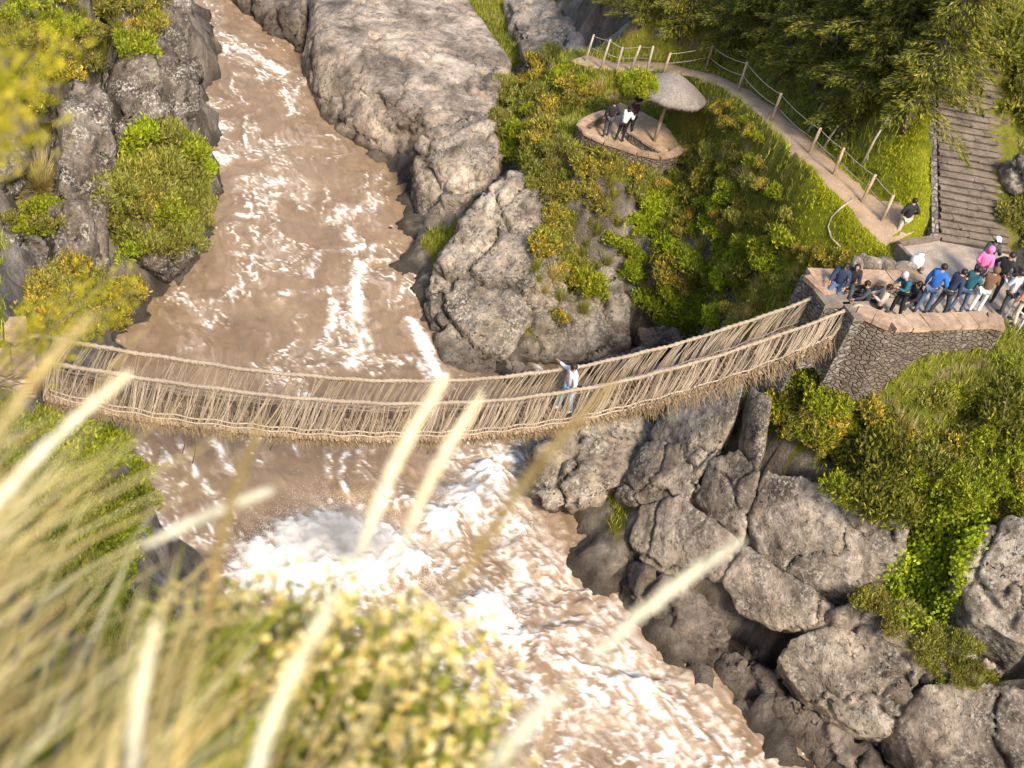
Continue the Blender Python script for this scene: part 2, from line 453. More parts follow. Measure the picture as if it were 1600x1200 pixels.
RK = rock_mat('rock_grey_brown', (1.0, .945, .885), .75, stain=.2, speck=.7)
RK_L = rock_mat('rock_pale', (1.10, 1.06, .985), .85, pits=1., speck=.9)
RK_SLAB = rock_mat('rock_slab', (1.18, 1.12, 1.05), .3, stain=.4, pits=.8, speck=.5)
RK_D = rock_mat('rock_dark_wet', (.62, .58, .56), .25, stain=.4, pits=.4)
RK_S = rock_mat('rock_streaked', (.52, .49, .455), 1., streak=True, stain=.2, speck=.5)

rock('huge flat-topped sandy slab of rock beside the upper river', [
    [(478,75,.0),(470,120,-.3),(500,195,-.3),(540,225,-.3),(640,262,-.3),(700,300,-.3),(500,30,3.6),(560,10,4.4),(490,70,3.0),(520,55,3.9),(600,120,4.1),(690,205,4.0),(640,180,4.0),(760,215,4.6),(800,90,5.0),(720,-20,4.6),(620,-60,4.4),(490,-50,3.2)]],
    RK_SLAB, vox=.17, amp=.5, smooth=7, seed=3, back=(.4, .6), pitd=1.2, fct=.2)
rock('dark low rock at the water edge, at the top of the river', [
    [(345,-10,-.3),(400,48,-.3),(470,92,-.3),(380,-40,2.0),(400,-5,1.9),(470,30,2.4),(480,-20,3.0),(440,-60,3.0),(330,-60,1.5)]],
    RK_D, vox=.2, amp=.7, smooth=5, seed=14)
rock('small brown bare knoll of rock between the sandy slab and the dark trees', [
    [(800,40,4.8),(790,0,5.2),(850,-20,6.8),(900,40,6.8),(930,90,7.0),(870,80,6.6),(820,90,5.5)]], RK, vox=.2, amp=.8, smooth=6, seed=21)
rock('blocky boulder with a dark hollow face between the sandy slab and the pale boulder', [
    [(640,285,-.3),(646,340,-.3),(662,370,-.3),(700,392,-.3),(648,225,4.0),(662,205,4.9),(700,190,5.3),(770,168,5.6),(790,235,5.6),(760,255,5.4),(725,225,5.0),(735,290,3.8),(720,350,2.0)]],
    RK, vox=.16, amp=.9, smooth=5, seed=33, under=.12, pitd=.5)
rock('largest pale grey pitted boulder on the river bank just beyond the bridge', [
    [(662,475,-.4),(668,525,-.4),(692,585,-.4),(760,600,-.4),(850,592,-.4),(668,445,1.6),(690,400,2.6),(722,345,4.0),(760,285,5.9),(800,262,6.4),(860,290,6.5),(870,330,6.0),(850,420,4.6),(890,480,2.8),(860,560,.6)],
    [(880,500,1.8),(900,440,3.6),(960,405,4.7),(978,450,4.2),(975,520,2.4),(930,560,.8),(860,570,.2),(990,560,.6)]],
    RK_L, vox=.13, amp=1.0, smooth=6, seed=41, pitd=1.5, fct=.35)
for i, h in enumerate([[(800,585,.3),(850,575,.9),(900,572,1.1),(910,590,.6),(860,600,.2)], [(905,560,1.2),(960,545,1.9),(1010,540,2.0),(1020,570,1.4),(950,590,.7)], [(985,510,2.6),(1040,500,4.0),(1060,530,3.6),(1010,545,2.3)]]):
    rock(['flat dark rock behind the bridge at the foot of the largest pale boulder', 'dark rock ledge behind the middle of the bridge, right of the pale boulder', 'dark rock under the green bush behind the bridge'][i],
         [h], RK_D, vox=.13, amp=.7, smooth=4, seed=50+i)
rock('pale smooth boulder overhanging the rapids below the walker', [
    [(818,700,1.6),(822,745,1.2),(850,800,.8),(880,800,1.1),(850,690,3.0),(930,652,4.3),(1010,660,4.4),(1018,715,4.0),(985,752,3.3),(920,785,2.0)],
    [(812,705,-.3),(824,750,-.5),(850,812,-.5),(870,700,1.0),(860,760,.4)]],
    RK_L, vox=.13, amp=.8, smooth=6, seed=61, down=1.2, back=(.8, 1.5), pitd=.5)
rock('rounded grey boulder wedged under the tall cliff, above the dark wet slab', [
    [(982,845,0.6),(1000,785,0.6),(1060,768,0.6),(1140,828,0.6),(1162,862,0.22),(1125,905,0.22),(1062,908,0.22),(1010,888,0.22),(1067,848,0.82)]],
    RK, vox=.095, amp=0.62, smooth=6, pr=True, fct=.28, f2s=.2, crk=.5, seed=71, down=1.4, back=(.7, 1.0), pitd=.2)
rock('jumble of angular rock between the overhanging boulder and the tall cliff', [
    [(960,770,0.22),(985,740,0.6),(1010,690,0.6),(1065,690,0.6),(1100,760,0.22),(1060,790,0.22),(1000,790,0.22),(1025,747,0.82)]], RK, vox=.095, amp=0.68, smooth=4, pr=True, fct=.28, f2s=.2, crk=.5, pitd=.2, seed=75)
rock('steep pale rock slab right under the right end of the bridge', [
    [(1010,680,0.22),(1050,625,0.6),(1165,590,0.6),(1150,650,0.6),(1120,710,0.22),(1088,752,0.22),(1060,720,0.22),(1091,675,0.82)]],
    RK_L, vox=.095, amp=0.46, smooth=4, pr=True, fct=.28, f2s=.2, crk=.5, seed=81, pitd=.2)
rock('narrow upright rib of rock next to the bush below the stone terrace', [
    [(1172,600,0.6),(1208,620,0.6),(1200,700,0.22),(1178,745,0.22),(1158,700,0.22),(1183,673,0.82)]], RK, vox=.095, amp=0.37, smooth=4, pr=True, fct=.28, f2s=.2, crk=.5, seed=84, pitd=.2)
rock('cracked rock face in the middle of the lower cliff, above the crossing cracks', [
    [(1088,772,0.22),(1112,712,0.6),(1158,700,0.6),(1190,735,0.6),(1178,790,0.22),(1160,846,0.22),(1112,806,0.22),(1142,765,0.82)]], RK, vox=.095, amp=0.50, smooth=5, pr=True, fct=.28, f2s=.2, crk=.5, pitd=.2, seed=88)
rock('broad bulging rock face below the dark shrubs on the lower right bank', [
    [(1168,800,0.6),(1196,730,0.6),(1250,740,0.6),(1330,790,0.6),(1425,800,0.6),(1410,870,0.22),(1335,925,0.22),(1262,920,0.22),(1185,862,0.22),(1284,826,0.82)]], RK, vox=.095, amp=0.62, smooth=6, pr=True, fct=.28, f2s=.2, crk=.5, pitd=.2, seed=92)
rock('dark wet sloping slab at the edge of the rapids', [
    [(962,885,-.2),(960,935,-.4),(992,985,-.4),(1042,1032,-.4),(1112,1064,-.4),(975,865,1.3),(1012,890,2.4),(1100,930,2.6),(1142,1000,1.9),(1050,960,1.6)]], RK_D, vox=.13, amp=.7, smooth=6, seed=97, pitd=.3)
rock('mottled rock ledge over a dark hollow above the rapids', [
    [(1126,905,0.6),(1160,852,0.6),(1262,912,0.6),(1310,962,0.22),(1290,992,0.22),(1215,985,0.22),(1150,960,0.22),(1216,938,0.82)]], RK, vox=.095, amp=0.62, smooth=5, pr=True, fct=.28, f2s=.2, crk=.5, pitd=.2, seed=101, down=.9, back=(.6, .9))
rock('low brown rock washed over by muddy water', [
    [(1112,1060,-.5),(1118,1020,.6),(1150,1010,1.3),(1215,1050,1.4),(1235,1095,1.0),(1180,1110,-.3),(1120,1095,-.5)]], RK_D, vox=.13, amp=.5, smooth=6, seed=107, pitd=.2)
rock('large pitted boulder at the lower right with moss along its foot', [
    [(1212,1030,0.6),(1235,995,0.6),(1300,975,0.6),(1385,995,0.6),(1435,1050,0.6),(1425,1110,0.22),(1385,1148,0.22),(1325,1135,0.22),(1250,1085,0.22),(1328,1058,0.82)]], RK_L, vox=.095, amp=0.68, smooth=5, pr=True, fct=.28, f2s=.2, crk=.5, seed=111, down=1.6, back=(.5, .8), pitd=.2)
rock('long dark rock along the water in the bottom right', [
    [(1185,1090,-.4),(1215,1150,-.4),(1300,1230,-.4),(1380,1290,-.4),(1200,1065,1.3),(1265,1095,1.9),(1335,1165,1.9),(1420,1215,1.9),(1450,1280,1.6)]], RK_D, vox=.14, amp=.8, smooth=5, seed=117, pitd=.4)
rock('pale rock outcrop beside the bright green creeper at the right edge', [
    [(1500,905,0.22),(1535,825,0.6),(1580,800,0.6),(1660,810,0.6),(1680,920,0.22),(1610,1010,0.22),(1520,965,0.22),(1583,890,0.82)]], RK_L, vox=.095, amp=0.68, smooth=4, pr=True, fct=.28, f2s=.2, crk=.5, seed=121, pitd=.2)
rock('rough grey rubble rock in the bottom right corner', [
    [(1400,1130,0.6),(1440,1065,0.6),(1520,1055,0.6),(1620,1080,0.6),(1660,1180,0.22),(1560,1260,0.22),(1440,1220,0.22),(1520,1141,0.82)]], RK, vox=.095, amp=0.81, smooth=3, pr=True, fct=.28, f2s=.2, crk=.5, seed=127, pitd=.2)
rock('grey rock bank just below the creeper, full of small ledges', [
    [(1290,960,0.6),(1350,930,0.6),(1430,960,0.6),(1500,1000,0.6),(1560,1040,0.22),(1500,1060,0.22),(1400,1060,0.22),(1330,1010,0.22),(1420,1002,0.82)]], RK, vox=.095, amp=0.74, smooth=3, pr=True, fct=.28, f2s=.2, crk=.5, pitd=.2, seed=131)
rock('rocky outcrop standing right of the stone staircase', [
    [(1565,262,15.6),(1590,235,16.6),(1660,230,17.5),(1680,300,16.5),(1610,330,15.0),(1575,310,15.0)]], RK_L, vox=.14, amp=1., smooth=3, seed=137, base=12.5, pitd=1.4)
rock('pale lichen rock wall behind the crowd at the foot of the stairs', [
    [(1585,400,14.6),(1600,372,15.6),(1660,360,16.5),(1680,440,15.6),(1620,450,14.4)]], RK_L, vox=.12, amp=.9, smooth=3, seed=141, base=12.5, pitd=1.5)
# left cliff: upright ribs of rock
RIBS = [
 ('dark rib of rock at the far end of the left cliff', [P(225,-40,49),P(300,-30,49),P(303,60,48.5),P(300,140,48),P(288,200,48),P(292,330,49.3),P(305,400,50),P(268,432,51),P(215,380,47),P(205,120,45.5),P(190,-20,46)]),
 ('light grey rib of rock above the hanging bush on the left cliff', [P(190,60,45.5),P(240,80,45),P(262,150,45.5),P(255,215,46),P(200,230,45),P(178,150,44)]),
 ('long pale streaked rib of rock left of the hanging bush', [P(112,110,43),P(160,130,43),P(175,230,43.5),P(165,330,44.5),P(170,430,46.5),P(120,430,45),P(105,300,43),P(100,180,42)]),
 ('dark streaked rib of rock low on the left cliff, right of the dry grass tuft', [P(90,290,42.5),P(120,300,43),P(150,380,44.5),P(150,480,47),P(70,500,45),P(80,380,43)]),
 ('grey rib of rock low on the left cliff under the dry grass tuft', [P(-40,360,40.5),P(30,350,41),P(75,370,42),P(75,480,44.5),P(0,520,44),P(-50,480,42)]),
 ('weathered rock block at the left edge beside the dry grass tuft', [P(-60,190,39),P(20,200,40),P(60,215,41),P(50,260,41.5),P(-20,300,41),P(-70,280,39.5)]),
]
for i, (lb, pts) in enumerate(RIBS):
    rock(lb, [[tuple(q) for q in pts]], RK_S, vox=.16, amp=1., smooth=3, seed=150+7*i, streak=True, down=2.5, back=(-1.2, 1.2), pitd=.4)

def near_poly(x, y, pts):
    d = np.full(np.shape(x), 1e9)
    for a, b in zip(pts[:-1], pts[1:]):
        a = np.array(a[:2]); b = np.array(b[:2]); ab = b-a
        t = np.clip(((x-a[0])*ab[0]+(y-a[1])*ab[1])/(ab@ab+1e-9), 0, 1)
        d = np.minimum(d, np.hypot(x-a[0]-t*ab[0], y-a[1]-t*ab[1]))
    return d
# the ground keeps below the rocks that stand on it
LIM = np.full((ny, nx), 1e6)
for co, fc in ROCKV:
    ix = ((co[:, 0]-gx[0])/CELL).round().astype(int); iy = ((co[:, 1]-gy[0])/CELL).round().astype(int)
    ok = (ix >= 0) & (ix < nx) & (iy >= 0) & (iy < ny)
    ok &= fc
    H = np.full((ny, nx), -1e6); np.maximum.at(H, (iy[ok], ix[ok]), co[ok, 2])
    m_ = H > -1e5
    LIM[m_] = np.minimum(LIM[m_], np.maximum(H[m_]-.35, ZW-2.2))
for _ in range(5):
    for dy_, dx_ in ((0, 1), (0, -1), (1, 0), (-1, 0)):
        LIM = np.minimum(LIM, np.roll(LIM, (dy_, dx_), (0, 1))+CELL*4.5)
GZ0 = GZ.copy(); GZ = np.minimum(GZ, LIM)
def inside(poly, x, y):
    r_ = np.zeros(x.shape, bool)
    for (x0, y0), (x1, y1) in zip([q[:2] for q in poly], [q[:2] for q in list(poly[1:])+[poly[0]]]):
        r_ ^= ((y0 > y) != (y1 > y)) & (x < (x1-x0)*(y-y0)/(y1-y0+1e-12)+x0)
    return r_
PATH_PX = [(905,95,9.2),(950,103,9.7),(1040,106,10.6),(1110,122,11.5),(1155,142,12.2),(1205,180,13.0),(1255,228,13.6),(1310,282,13.9),(1360,336,13.85),(1402,384,13.65)]
PATH = [W(*a) for a in PATH_PX]
SL = W(1468, 377, 14.0); SR = W(1575, 395, 14.0)
sdx = (SR-SL)[:2]; SW = np.linalg.norm(sdx); sdx /= SW; sup = np.array([-sdx[1], sdx[0]])
def level(poly, z, soft):
    global GZ
    d_ = np.where(inside(poly, GX, GY), 0, near_poly(GX, GY, list(poly)+[poly[0]])); k_ = sstep(soft, .1, d_); GZ = GZ*(1-k_)+z*k_
level([W(*a, 9.0) for a in [(1050,262),(1085,240),(1085,215),(1075,190),(1010,175),(940,170),(893,190),(893,215),(925,240),(985,262),(1050,262)]], 8.85, 2.0)
# ground levelled along the path, under the shelter terrace and under the bridgehead
pd_ = near_poly(GX, GY, PATH); pz_ = np.zeros_like(GX); pw_ = np.zeros_like(GX)
for a, b in zip(PATH[:-1], PATH[1:]):
    for f_ in np.linspace(0, 1, 12):
        c_ = a+(b-a)*f_; w_ = np.exp(-((GX-c_[0])**2+(GY-c_[1])**2)/.5)+1e-12; pz_ += w_*c_[2]; pw_ += w_
k_ = sstep(1.5, .7, pd_); GZ = GZ*(1-k_)+(pz_/pw_)*k_
sa = (GX-SL[0])*sdx[0]+(GY-SL[1])*sdx[1]; su = (GX-SL[0])*sup[0]+(GY-SL[1])*sup[1]
sz_ = 14.0+.617*np.clip(su, -.5, 11)
for lo, hi, off in ((-.7, -.25, .30), (-.1, SW+.4, -.35), (SW+.4, SW+1.6, .25)):
    dd_ = np.maximum(np.maximum(lo-sa, sa-hi), 0); dv_ = np.maximum(np.maximum(-.2-su, su-11), 0)
    k_ = sstep((1.3 if lo < -.5 else 1.8) if lo < -.5 or lo > 1 else .3, 0., dd_)*sstep(1.5 if off else .6, 0, dv_); GZ = GZ*(1-k_)+(sz_+off)*k_
zone = [W(1212, 596, 11), W(1300, 560, 12.2), W(1400, 600, 12.5), W(1600, 560, 13.6), W(1600, 640, 13), W(1420, 680, 11.4), W(1320, 715, 9.8), W(1240, 690, 9.6)]
d_ = np.where(inside(zone, GX, GY), 0, near_poly(GX, GY, zone+[zone[0]])); k_ = sstep(.9, .1, d_); GZ = GZ*(1-k_)+GZ0*k_
level([W(*a, 13.7) for a in [(1325,464),(1350,478),(1400,490),(1555,485),(1640,480),(1640,420),(1578,402),(1468,380),(1406,388),(1420,404),(1440,425),(1340,436)]], 13.7, .35)
dzy, dzx = np.gradient(GZ, CELL)
slope = np.sqrt(dzx**2+dzy**2)
v = np.stack([GX.ravel(), GY.ravel(), GZ.ravel()], 1)
nrm = np.stack([-dzx.ravel(), -dzy.ravel(), np.ones(nx*ny)], 1); nrm /= np.linalg.norm(nrm, axis=1)[:, None]
sl_ = slope.ravel()
pn = fbm(v*.35, 3, 5)
rocky = sstep(.95, 1.35, sl_+.35*pn)
rocky = np.maximum(rocky, sstep(1.3, .3, v[:, 2]-ZW+.6*pn))
grove = sstep(31.5, 33.5, v[:, 1]+(v[:, 0]-8)*-.1)*sstep(8.2, 9.2, v[:, 2])*sstep(2., 4., v[:, 0])
rocky *= 1-.92*grove
below_wall = sstep(9.2, 10., v[:, 2])*sstep(7.2, 7.9, v[:, 0])*sstep(34, 33, v[:, 1])*sstep(24, 26, v[:, 1]); rocky *= 1-.9*below_wall
# flat man-made spots stay smooth
flat = np.minimum(near_poly(v[:, 0], v[:, 1], PATH), 3)
flat = np.minimum(flat, np.hypot(v[:, 0]-12.2, v[:, 1]-34.8)*.55)
flat = np.minimum(flat, near_poly(v[:, 0], v[:, 1], [W(1300,470,13.5), W(1420,460,13.5), W(1560,460,13.5)])*.8)
flatw = sstep(.8, 1.8, flat)
rocky *= flatw
vs = v*np.array([.9, .9, .32])
disp = rocky*(.55*fbm(vs*.7, 4, 11)+.35*ridged(vs*1.3, 3, 4)-.2) + (1-rocky)*flatw*(.22*fbm(v*.5, 4, 9))
far = sstep(70, 95, v[:, 1]); disp = disp*(1+2*far)
tv = v+nrm*disp[:, None]
idx = np.arange(nx*ny).reshape(ny, nx)
tf = np.stack([idx[:-1, :-1].ravel(), idx[:-1, 1:].ravel(), idx[1:, 1:].ravel(), idx[1:, :-1].ravel()], 1)
tme = np_mesh('terrain', tv, tf, True)
add_attr(tme, 'rock', rocky)
LAWNP = [[W(*a) for a in [(1225,402,11.0),(1235,330,11.4),(1232,250,12),(1300,300,12.7),(1400,392,13.5),(1412,410,13.5),(1340,412,13)]], [W(*a) for a in [(1345,312,13.2),(1400,290,13.8),(1468,300,14.2),(1468,372,14),(1402,380,13.6)]]]
lw = np.zeros(nx*ny)
for q in LAWNP: lw = np.maximum(lw, np.where(inside(q, v[:, 0], v[:, 1]), 1, sstep(.7, 0, near_poly(v[:, 0], v[:, 1], list(q)+[q[0]]))))
add_attr(tme, 'lawn', lw)
TZ = tv[:, 2].reshape(ny, nx)
def ground(x, y):
    """height of the finished ground (bilinear)"""
    fx = np.clip((np.asarray(x, float)-gx[0])/CELL, 0, nx-1.001); fy = np.clip((np.asarray(y, float)-gy[0])/CELL, 0, ny-1.001)
    ix = fx.astype(int); iy = fy.astype(int); fx = fx-ix; fy = fy-iy
    return (TZ[iy, ix]*(1-fx)*(1-fy)+TZ[iy, ix+1]*fx*(1-fy)+TZ[iy+1, ix]*(1-fx)*fy+TZ[iy+1, ix+1]*fx*fy)
ROCKY = rocky.reshape(ny, nx); SLOPE = slope
def at_grid(A, x, y):
    ix = np.clip(((np.asarray(x)-gx[0])/CELL).round().astype(int), 0, nx-1); iy = np.clip(((np.asarray(y)-gy[0])/CELL).round().astype(int), 0, ny-1)
    return A[iy, ix]
def hit(px, py, t0=8., t1=110.):
    """where the sight line of a pixel meets the ground"""
    d = ray(px, py); t = np.arange(t0, t1, .08)
    q = CAM+t[:, None]*d
    below = q[:, 2] < ground(q[:, 0], q[:, 1])
    k = np.argmax(below) if below.any() else len(t)-1
    return q[k]

m, nt, b = new_mat('hillside', .95, .15)
p = pos(nt)
at = nt.nodes.new('ShaderNodeAttribute'); at.attribute_name = 'rock'
g1 = noise(nt, p, .45, 6, .6); g2 = noise(nt, p, 3.5, 6, .7); g3 = noise(nt, p, 14, 4, .7)
gr = ramp(nt, g1, [(.3, (.075, .095, .012)), (.5, (.155, .165, .02)), (.7, (.25, .225, .04))])
gr = mixc(nt, .8, gr, ramp(nt, g2, [(.3, (.55, .5, .45)), (.7, (1.35, 1.3, 1.2))]), 'MULTIPLY')
soil = ramp(nt, g2, [(.3, (.10, .07, .045)), (.7, (.26, .19, .125))])
gr = mixc(nt, ramp(nt, noise(nt, p, .9, 5, .6), [(.56, (0, 0, 0)), (.66, (1, 1, 1))]), gr, soil)
la = nt.nodes.new('ShaderNodeAttribute'); la.attribute_name = 'lawn'
gr = mixc(nt, la.outputs['Fac'], gr, ramp(nt, g2, [(.3, (.15, .165, .008)), (.7, (.27, .265, .018))]))
ps = pos(nt, (1.5, 1.5, .3))
r1 = noise(nt, ps, .6, 9, .62, .3)
rk = ramp(nt, r1, [(.28, (.05, .043, .036)), (.45, (.15, .128, .105)), (.6, (.28, .245, .20)), (.76, (.42, .38, .32))])
rk = mixc(nt, .8, rk, ramp(nt, noise(nt, ps, 3, 8, .7), [(.3, (.5, .48, .46)), (.7, (1.25, 1.22, 1.18))]), 'MULTIPLY')
rf = ramp(nt, math_n(nt, 'ADD', at.outputs['Fac'], math_n(nt, 'MULTIPLY', math_n(nt, 'SUBTRACT', g2, .5), .9)), [(.42, (0, 0, 0)), (.58, (1, 1, 1))])
c = mixc(nt, rf, gr, rk)
sx = nt.nodes.new('ShaderNodeSeparateXYZ'); ln(nt, p, sx.inputs[0])
zz = math_n(nt, 'ADD', math_n(nt, 'SUBTRACT', sx.outputs[2], ZW), math_n(nt, 'MULTIPLY', noise(nt, p, .9, 4), -1.2))
wet = maprange(nt, zz, .1, -.5)
c = mixc(nt, math_n(nt, 'MULTIPLY', wet, .75), c, (.04, .031, .023))
ln(nt, c, b.inputs['Base Color'])
bump(nt, b, math_n(nt, 'ADD', g2, math_n(nt, 'MULTIPLY', g3, .5)), .9, .15)
tag(link('hillside', tme, m), kind='structure')

# ------------------------------------------------------------------ river
cl = np.array(CENTER, float)*KW; hw = np.array(HALF, float)+5.5
seg = np.concatenate([[0], np.cumsum(np.hypot(*np.diff(cl, axis=0).T))])
def cr(t, y):           # smooth resample
    from_ = np.interp(t, seg, y)
    k = np.ones(161)/161; pad = np.pad(from_, 80, 'edge')
    return np.convolve(pad, k, 'valid')
st = np.arange(6, seg[-1]-2, .075)
cx = cr(st, cl[:, 0]); cy = cr(st, cl[:, 1]); ch = cr(st, hw)
tx = np.gradient(cx); ty = np.gradient(cy); tl = np.hypot(tx, ty); tx /= tl; ty /= tl
nac = 240
uu = np.linspace(-1, 1, nac)
RX = cx[:, None]+(-ty*ch)[:, None]*uu; RY = cy[:, None]+(tx*ch)[:, None]*uu
SS = np.repeat(st[:, None], nac, 1); DD = ch[:, None]*uu
x = RX.ravel(); y = RY.ravel(); s = SS.ravel(); d = DD.ravel()
I = np.zeros(len(x)); TB = np.zeros(len(x))
def blob(px, py, r, a, arr=None):
    w = W(px, py, ZW)
    g = np.exp(-((x-w[0])**2+(y-w[1])**2)/(2*(r*.6)**2))
    np.maximum(I, a*g, out=I) if arr is None else np.maximum(arr, a*g, out=arr)
def streak(pts, r, a, arr=None):
    w = [W(px, py, ZW) for px, py in pts]
    dd = near_poly(x, y, w)
    g = np.exp(-(dd**2)/(2*(r*.6)**2))
    np.maximum(I, a*g, out=I) if arr is None else np.maximum(arr, a*g, out=arr)
for a in [(340,140,3,.62),(400,85,2.5,.6),(300,210,2,.6),(420,230,2.6,.66),(385,285,2.4,.7),(340,240,2,.62),(450,300,1.5,.52),(320,360,2,.55),(400,320,2,.55),
          (480,375,1.6,.45),(300,430,1.4,.6),(420,460,1.8,.55),(470,415,1.2,.6),(600,575,1.4,.7),(450,600,1.5,.5),(300,540,1.6,.55),(430,540,1.4,.5),(520,570,1.5,.55),(370,520,1.2,.4),
          (280,480,1.0,.5)]: blob(*a)
for pts, r, a in [([(520,345),(545,370),(530,330)], .9, .82), ([(540,335),(600,315),(650,305)], .7, .7), ([(480,430),(500,395),(590,385)], .5, .72), ([(415,460),(500,455),(545,450)], .5, .68),
                  ([(565,415),(555,455),(560,500)], .55, 1.0), ([(525,470),(520,510)], .5, .85), ([(560,500),(570,540),(550,570)], .8, .92), ([(560,565),(640,560),(690,600)], .7, .75),
                  ([(645,500),(665,545),(690,595)], .55, .95), ([(570,410),(610,405)], .35, .7), ([(300,410),(330,430),(350,450)], .5, .7), ([(330,395),(400,400)], .4, .7),
                  ([(300,70),(380,75),(440,110)], .8, .8), ([(370,118),(440,130),(445,115)], .5, .7), ([(310,150),(340,185),(355,200)], .5, .8), ([(330,240),(350,250)], .9, .8),
                  ([(400,200),(430,245),(420,320)], .9, .75), ([(215,690),(245,735),(262,790)], .35, .72), ([(275,690),(310,745),(345,790)], .35, .75), ([(335,690),(370,750)], .3, .75),
                  ([(380,780),(420,830)], .3, .7), ([(508,700),(518,760),(515,815)], .22, .7), ([(540,712),(530,750),(550,785),(600,788),(650,780)], .25, .72), ([(240,830),(280,900)], .8, .95),
                  ([(230,790),(300,850)], .3, .7)]: streak(pts, r, a)
for a in [(450,870,2.0,1.0),(540,850,2.0,1.1),(620,860,1.6,.95),(380,900,1.6,.95),(735,785,1.7,.95),(700,725,1.7,.8),(780,715,1.8,.82),(800,820,2.2,.78),(700,880,1.6,.85),(770,950,1.8,.98),(880,1000,2.4,.72),
          (920,1060,2.4,.68),(1000,1100,2.6,.64),(1100,1160,2.4,.62),(850,1120,2.6,.64),(900,900,2,.6),(640,960,2.2,.8),(500,980,2.5,.8),(760,1100,2.4,.66),(1040,1060,1.2,.7),(950,960,1.5,.75),(840,760,1.5,.7),
          (1000,1190,2.4,.7)]: blob(*a)
base = .30+.10*sstep(44, 60, y)+.16*sstep(31, 26, y)*sstep(-6, 2, x)
# broken water along the shores
I = np.maximum(I, base)
streak([(640,810),(480,850),(380,890),(300,930)], 2.5, 1., TB); streak([(720,740),(800,850),(900,1000),(1050,1150)], 3.5, 1., TB)
streak([(560,410),(560,570)], 1.2, .7, TB); streak([(640,700),(640,800)], 1., .3, TB)
TB = np.maximum(TB, .22+.2*sstep(46, 60, y))
fp = np.stack([s*.55, d*1.0, np.zeros_like(s)], 1)
xy0 = np.stack([x, y, np.zeros_like(x)], 1)
w1 = np.stack([fbm(xy0*.35, 4, 201), fbm(xy0*.35, 4, 202), np.zeros_like(x)], 1)
w2 = np.stack([fbm(xy0*1.4, 3, 203), fbm(xy0*1.4, 3, 204), np.zeros_like(x)], 1)
q = fp+w1*1.5+w2*.22
mass = fbm(q*.55, 5, 215, .58)
fine = fbm(xy0*4.2+w2*.8, 4, 216, .62)
fine2 = fbm(np.stack([s*1.1, d*4.5, np.zeros_like(s)], 1)+w1*1.2+w2*.3, 4, 217, .6)
shore = sstep(1., .72, np.abs(d)/np.repeat(ch, nac))
def thin(sc, seed, wd, warp=1., st=1.):
    p_ = np.stack([s*.30*sc*st, d*1.0*sc, np.zeros_like(s)], 1)+w1*1.5*sc*.6*warp+w2*.12
    return 1-sstep(0, wd, np.abs(fbm(p_, 3, seed, .5)))
l1 = thin(.62, 231, .05); l2 = thin(1.3, 232, .075); l3 = thin(2.6, 233, .12, .7)
gate = fbm(q*.45, 3, 240)
lace = np.maximum(l1*1.1*sstep(-.2, .2, gate+I-.36), np.maximum(l2*1.0*sstep(-.1, .3, gate+I*1.1-.42), l3*.85*sstep(.0, .35, gate*.8+I*1.2-.55)))
patch = sstep(.50, 1.0, I*.98+.34*mass+.13*fine+.12*fine2)
inner = .42+.58*sstep(-.30, .28, fine*.8+fine2*.6+(I-.75)*1.1)
wisp = .34*sstep(.08, .55, fine2*.6+mass*.8+(I-.45)*1.1)
soft = np.maximum(.46*thin(.8, 271, .24)*sstep(-.25, .25, gate+I-.42), .40*thin(1.7, 272, .30)*sstep(-.2, .3, gate*.7+I*1.1-.48))*(.75+.5*fine2)
foam = np.maximum(np.maximum(lace*(.65+.5*sstep(-.3, .3, fine)), patch*inner), np.maximum(wisp, soft))
rap = np.zeros(len(x))
for a in [(760,800,3,1),(820,900,3.5,1),(760,960,3.2,1),(900,960,3.2,1),(960,1060,3.2,1),(1050,1130,3.2,1),(860,1080,3.2,1),(800,740,2.4,.9),(1130,1190,3,1),(500,880,3,1),(600,880,3,1),(700,1050,3.5,1)]: blob(*a, rap)
burst = np.zeros(len(x))
for a in [(420,880,1.5,1.1),(470,855,1.6,1.2),(530,845,1.7,1.25),(590,855,1.6,1.2),(630,880,1.3,1.1),(560,890,1.8,1.2),(480,900,1.8,1.2),(725,780,1.3,1.1),(760,740,1.2,1.0),(690,820,1.1,1.),(760,960,1.4,1.1),(800,1000,1.0,.9),(1000,1080,.8,.8)]: blob(*a, burst)
win = sstep(-.08, .22, fbm(q*.8, 4, 260, .55)); strk = sstep(-.35, .30, fine2*.7+fine*.6)
core = np.maximum(sstep(.72, 1.02, I+.18*mass+.10*fine), sstep(.40, .85, burst+.30*fine2+.22*fine+.15*mass))
foam = np.maximum(np.maximum(foam, rap*np.maximum((1-.88*win)*(.34+.50*strk), .95*np.maximum(l2, .8*l3)*(.6+.5*sstep(-.3, .3, fine)))), core*(.86+.25*strk))
foam = np.clip(foam, 0, 1)
low = fbm(fp*.5+w1*.6, 4, 230)
h = TB*(.42*low+.10*ridged(q*.5, 3, 251)-.05)+.045*fbm(fp*1.2+w2*.4, 3, 253)+TB*.03*fbm(xy0*1.8, 3, 254)+.03*fine2+foam*(.025+.05*TB*(.5+.6*fine))+sstep(.3, 1., burst)*(.24+.09*fine+.08*fine2)
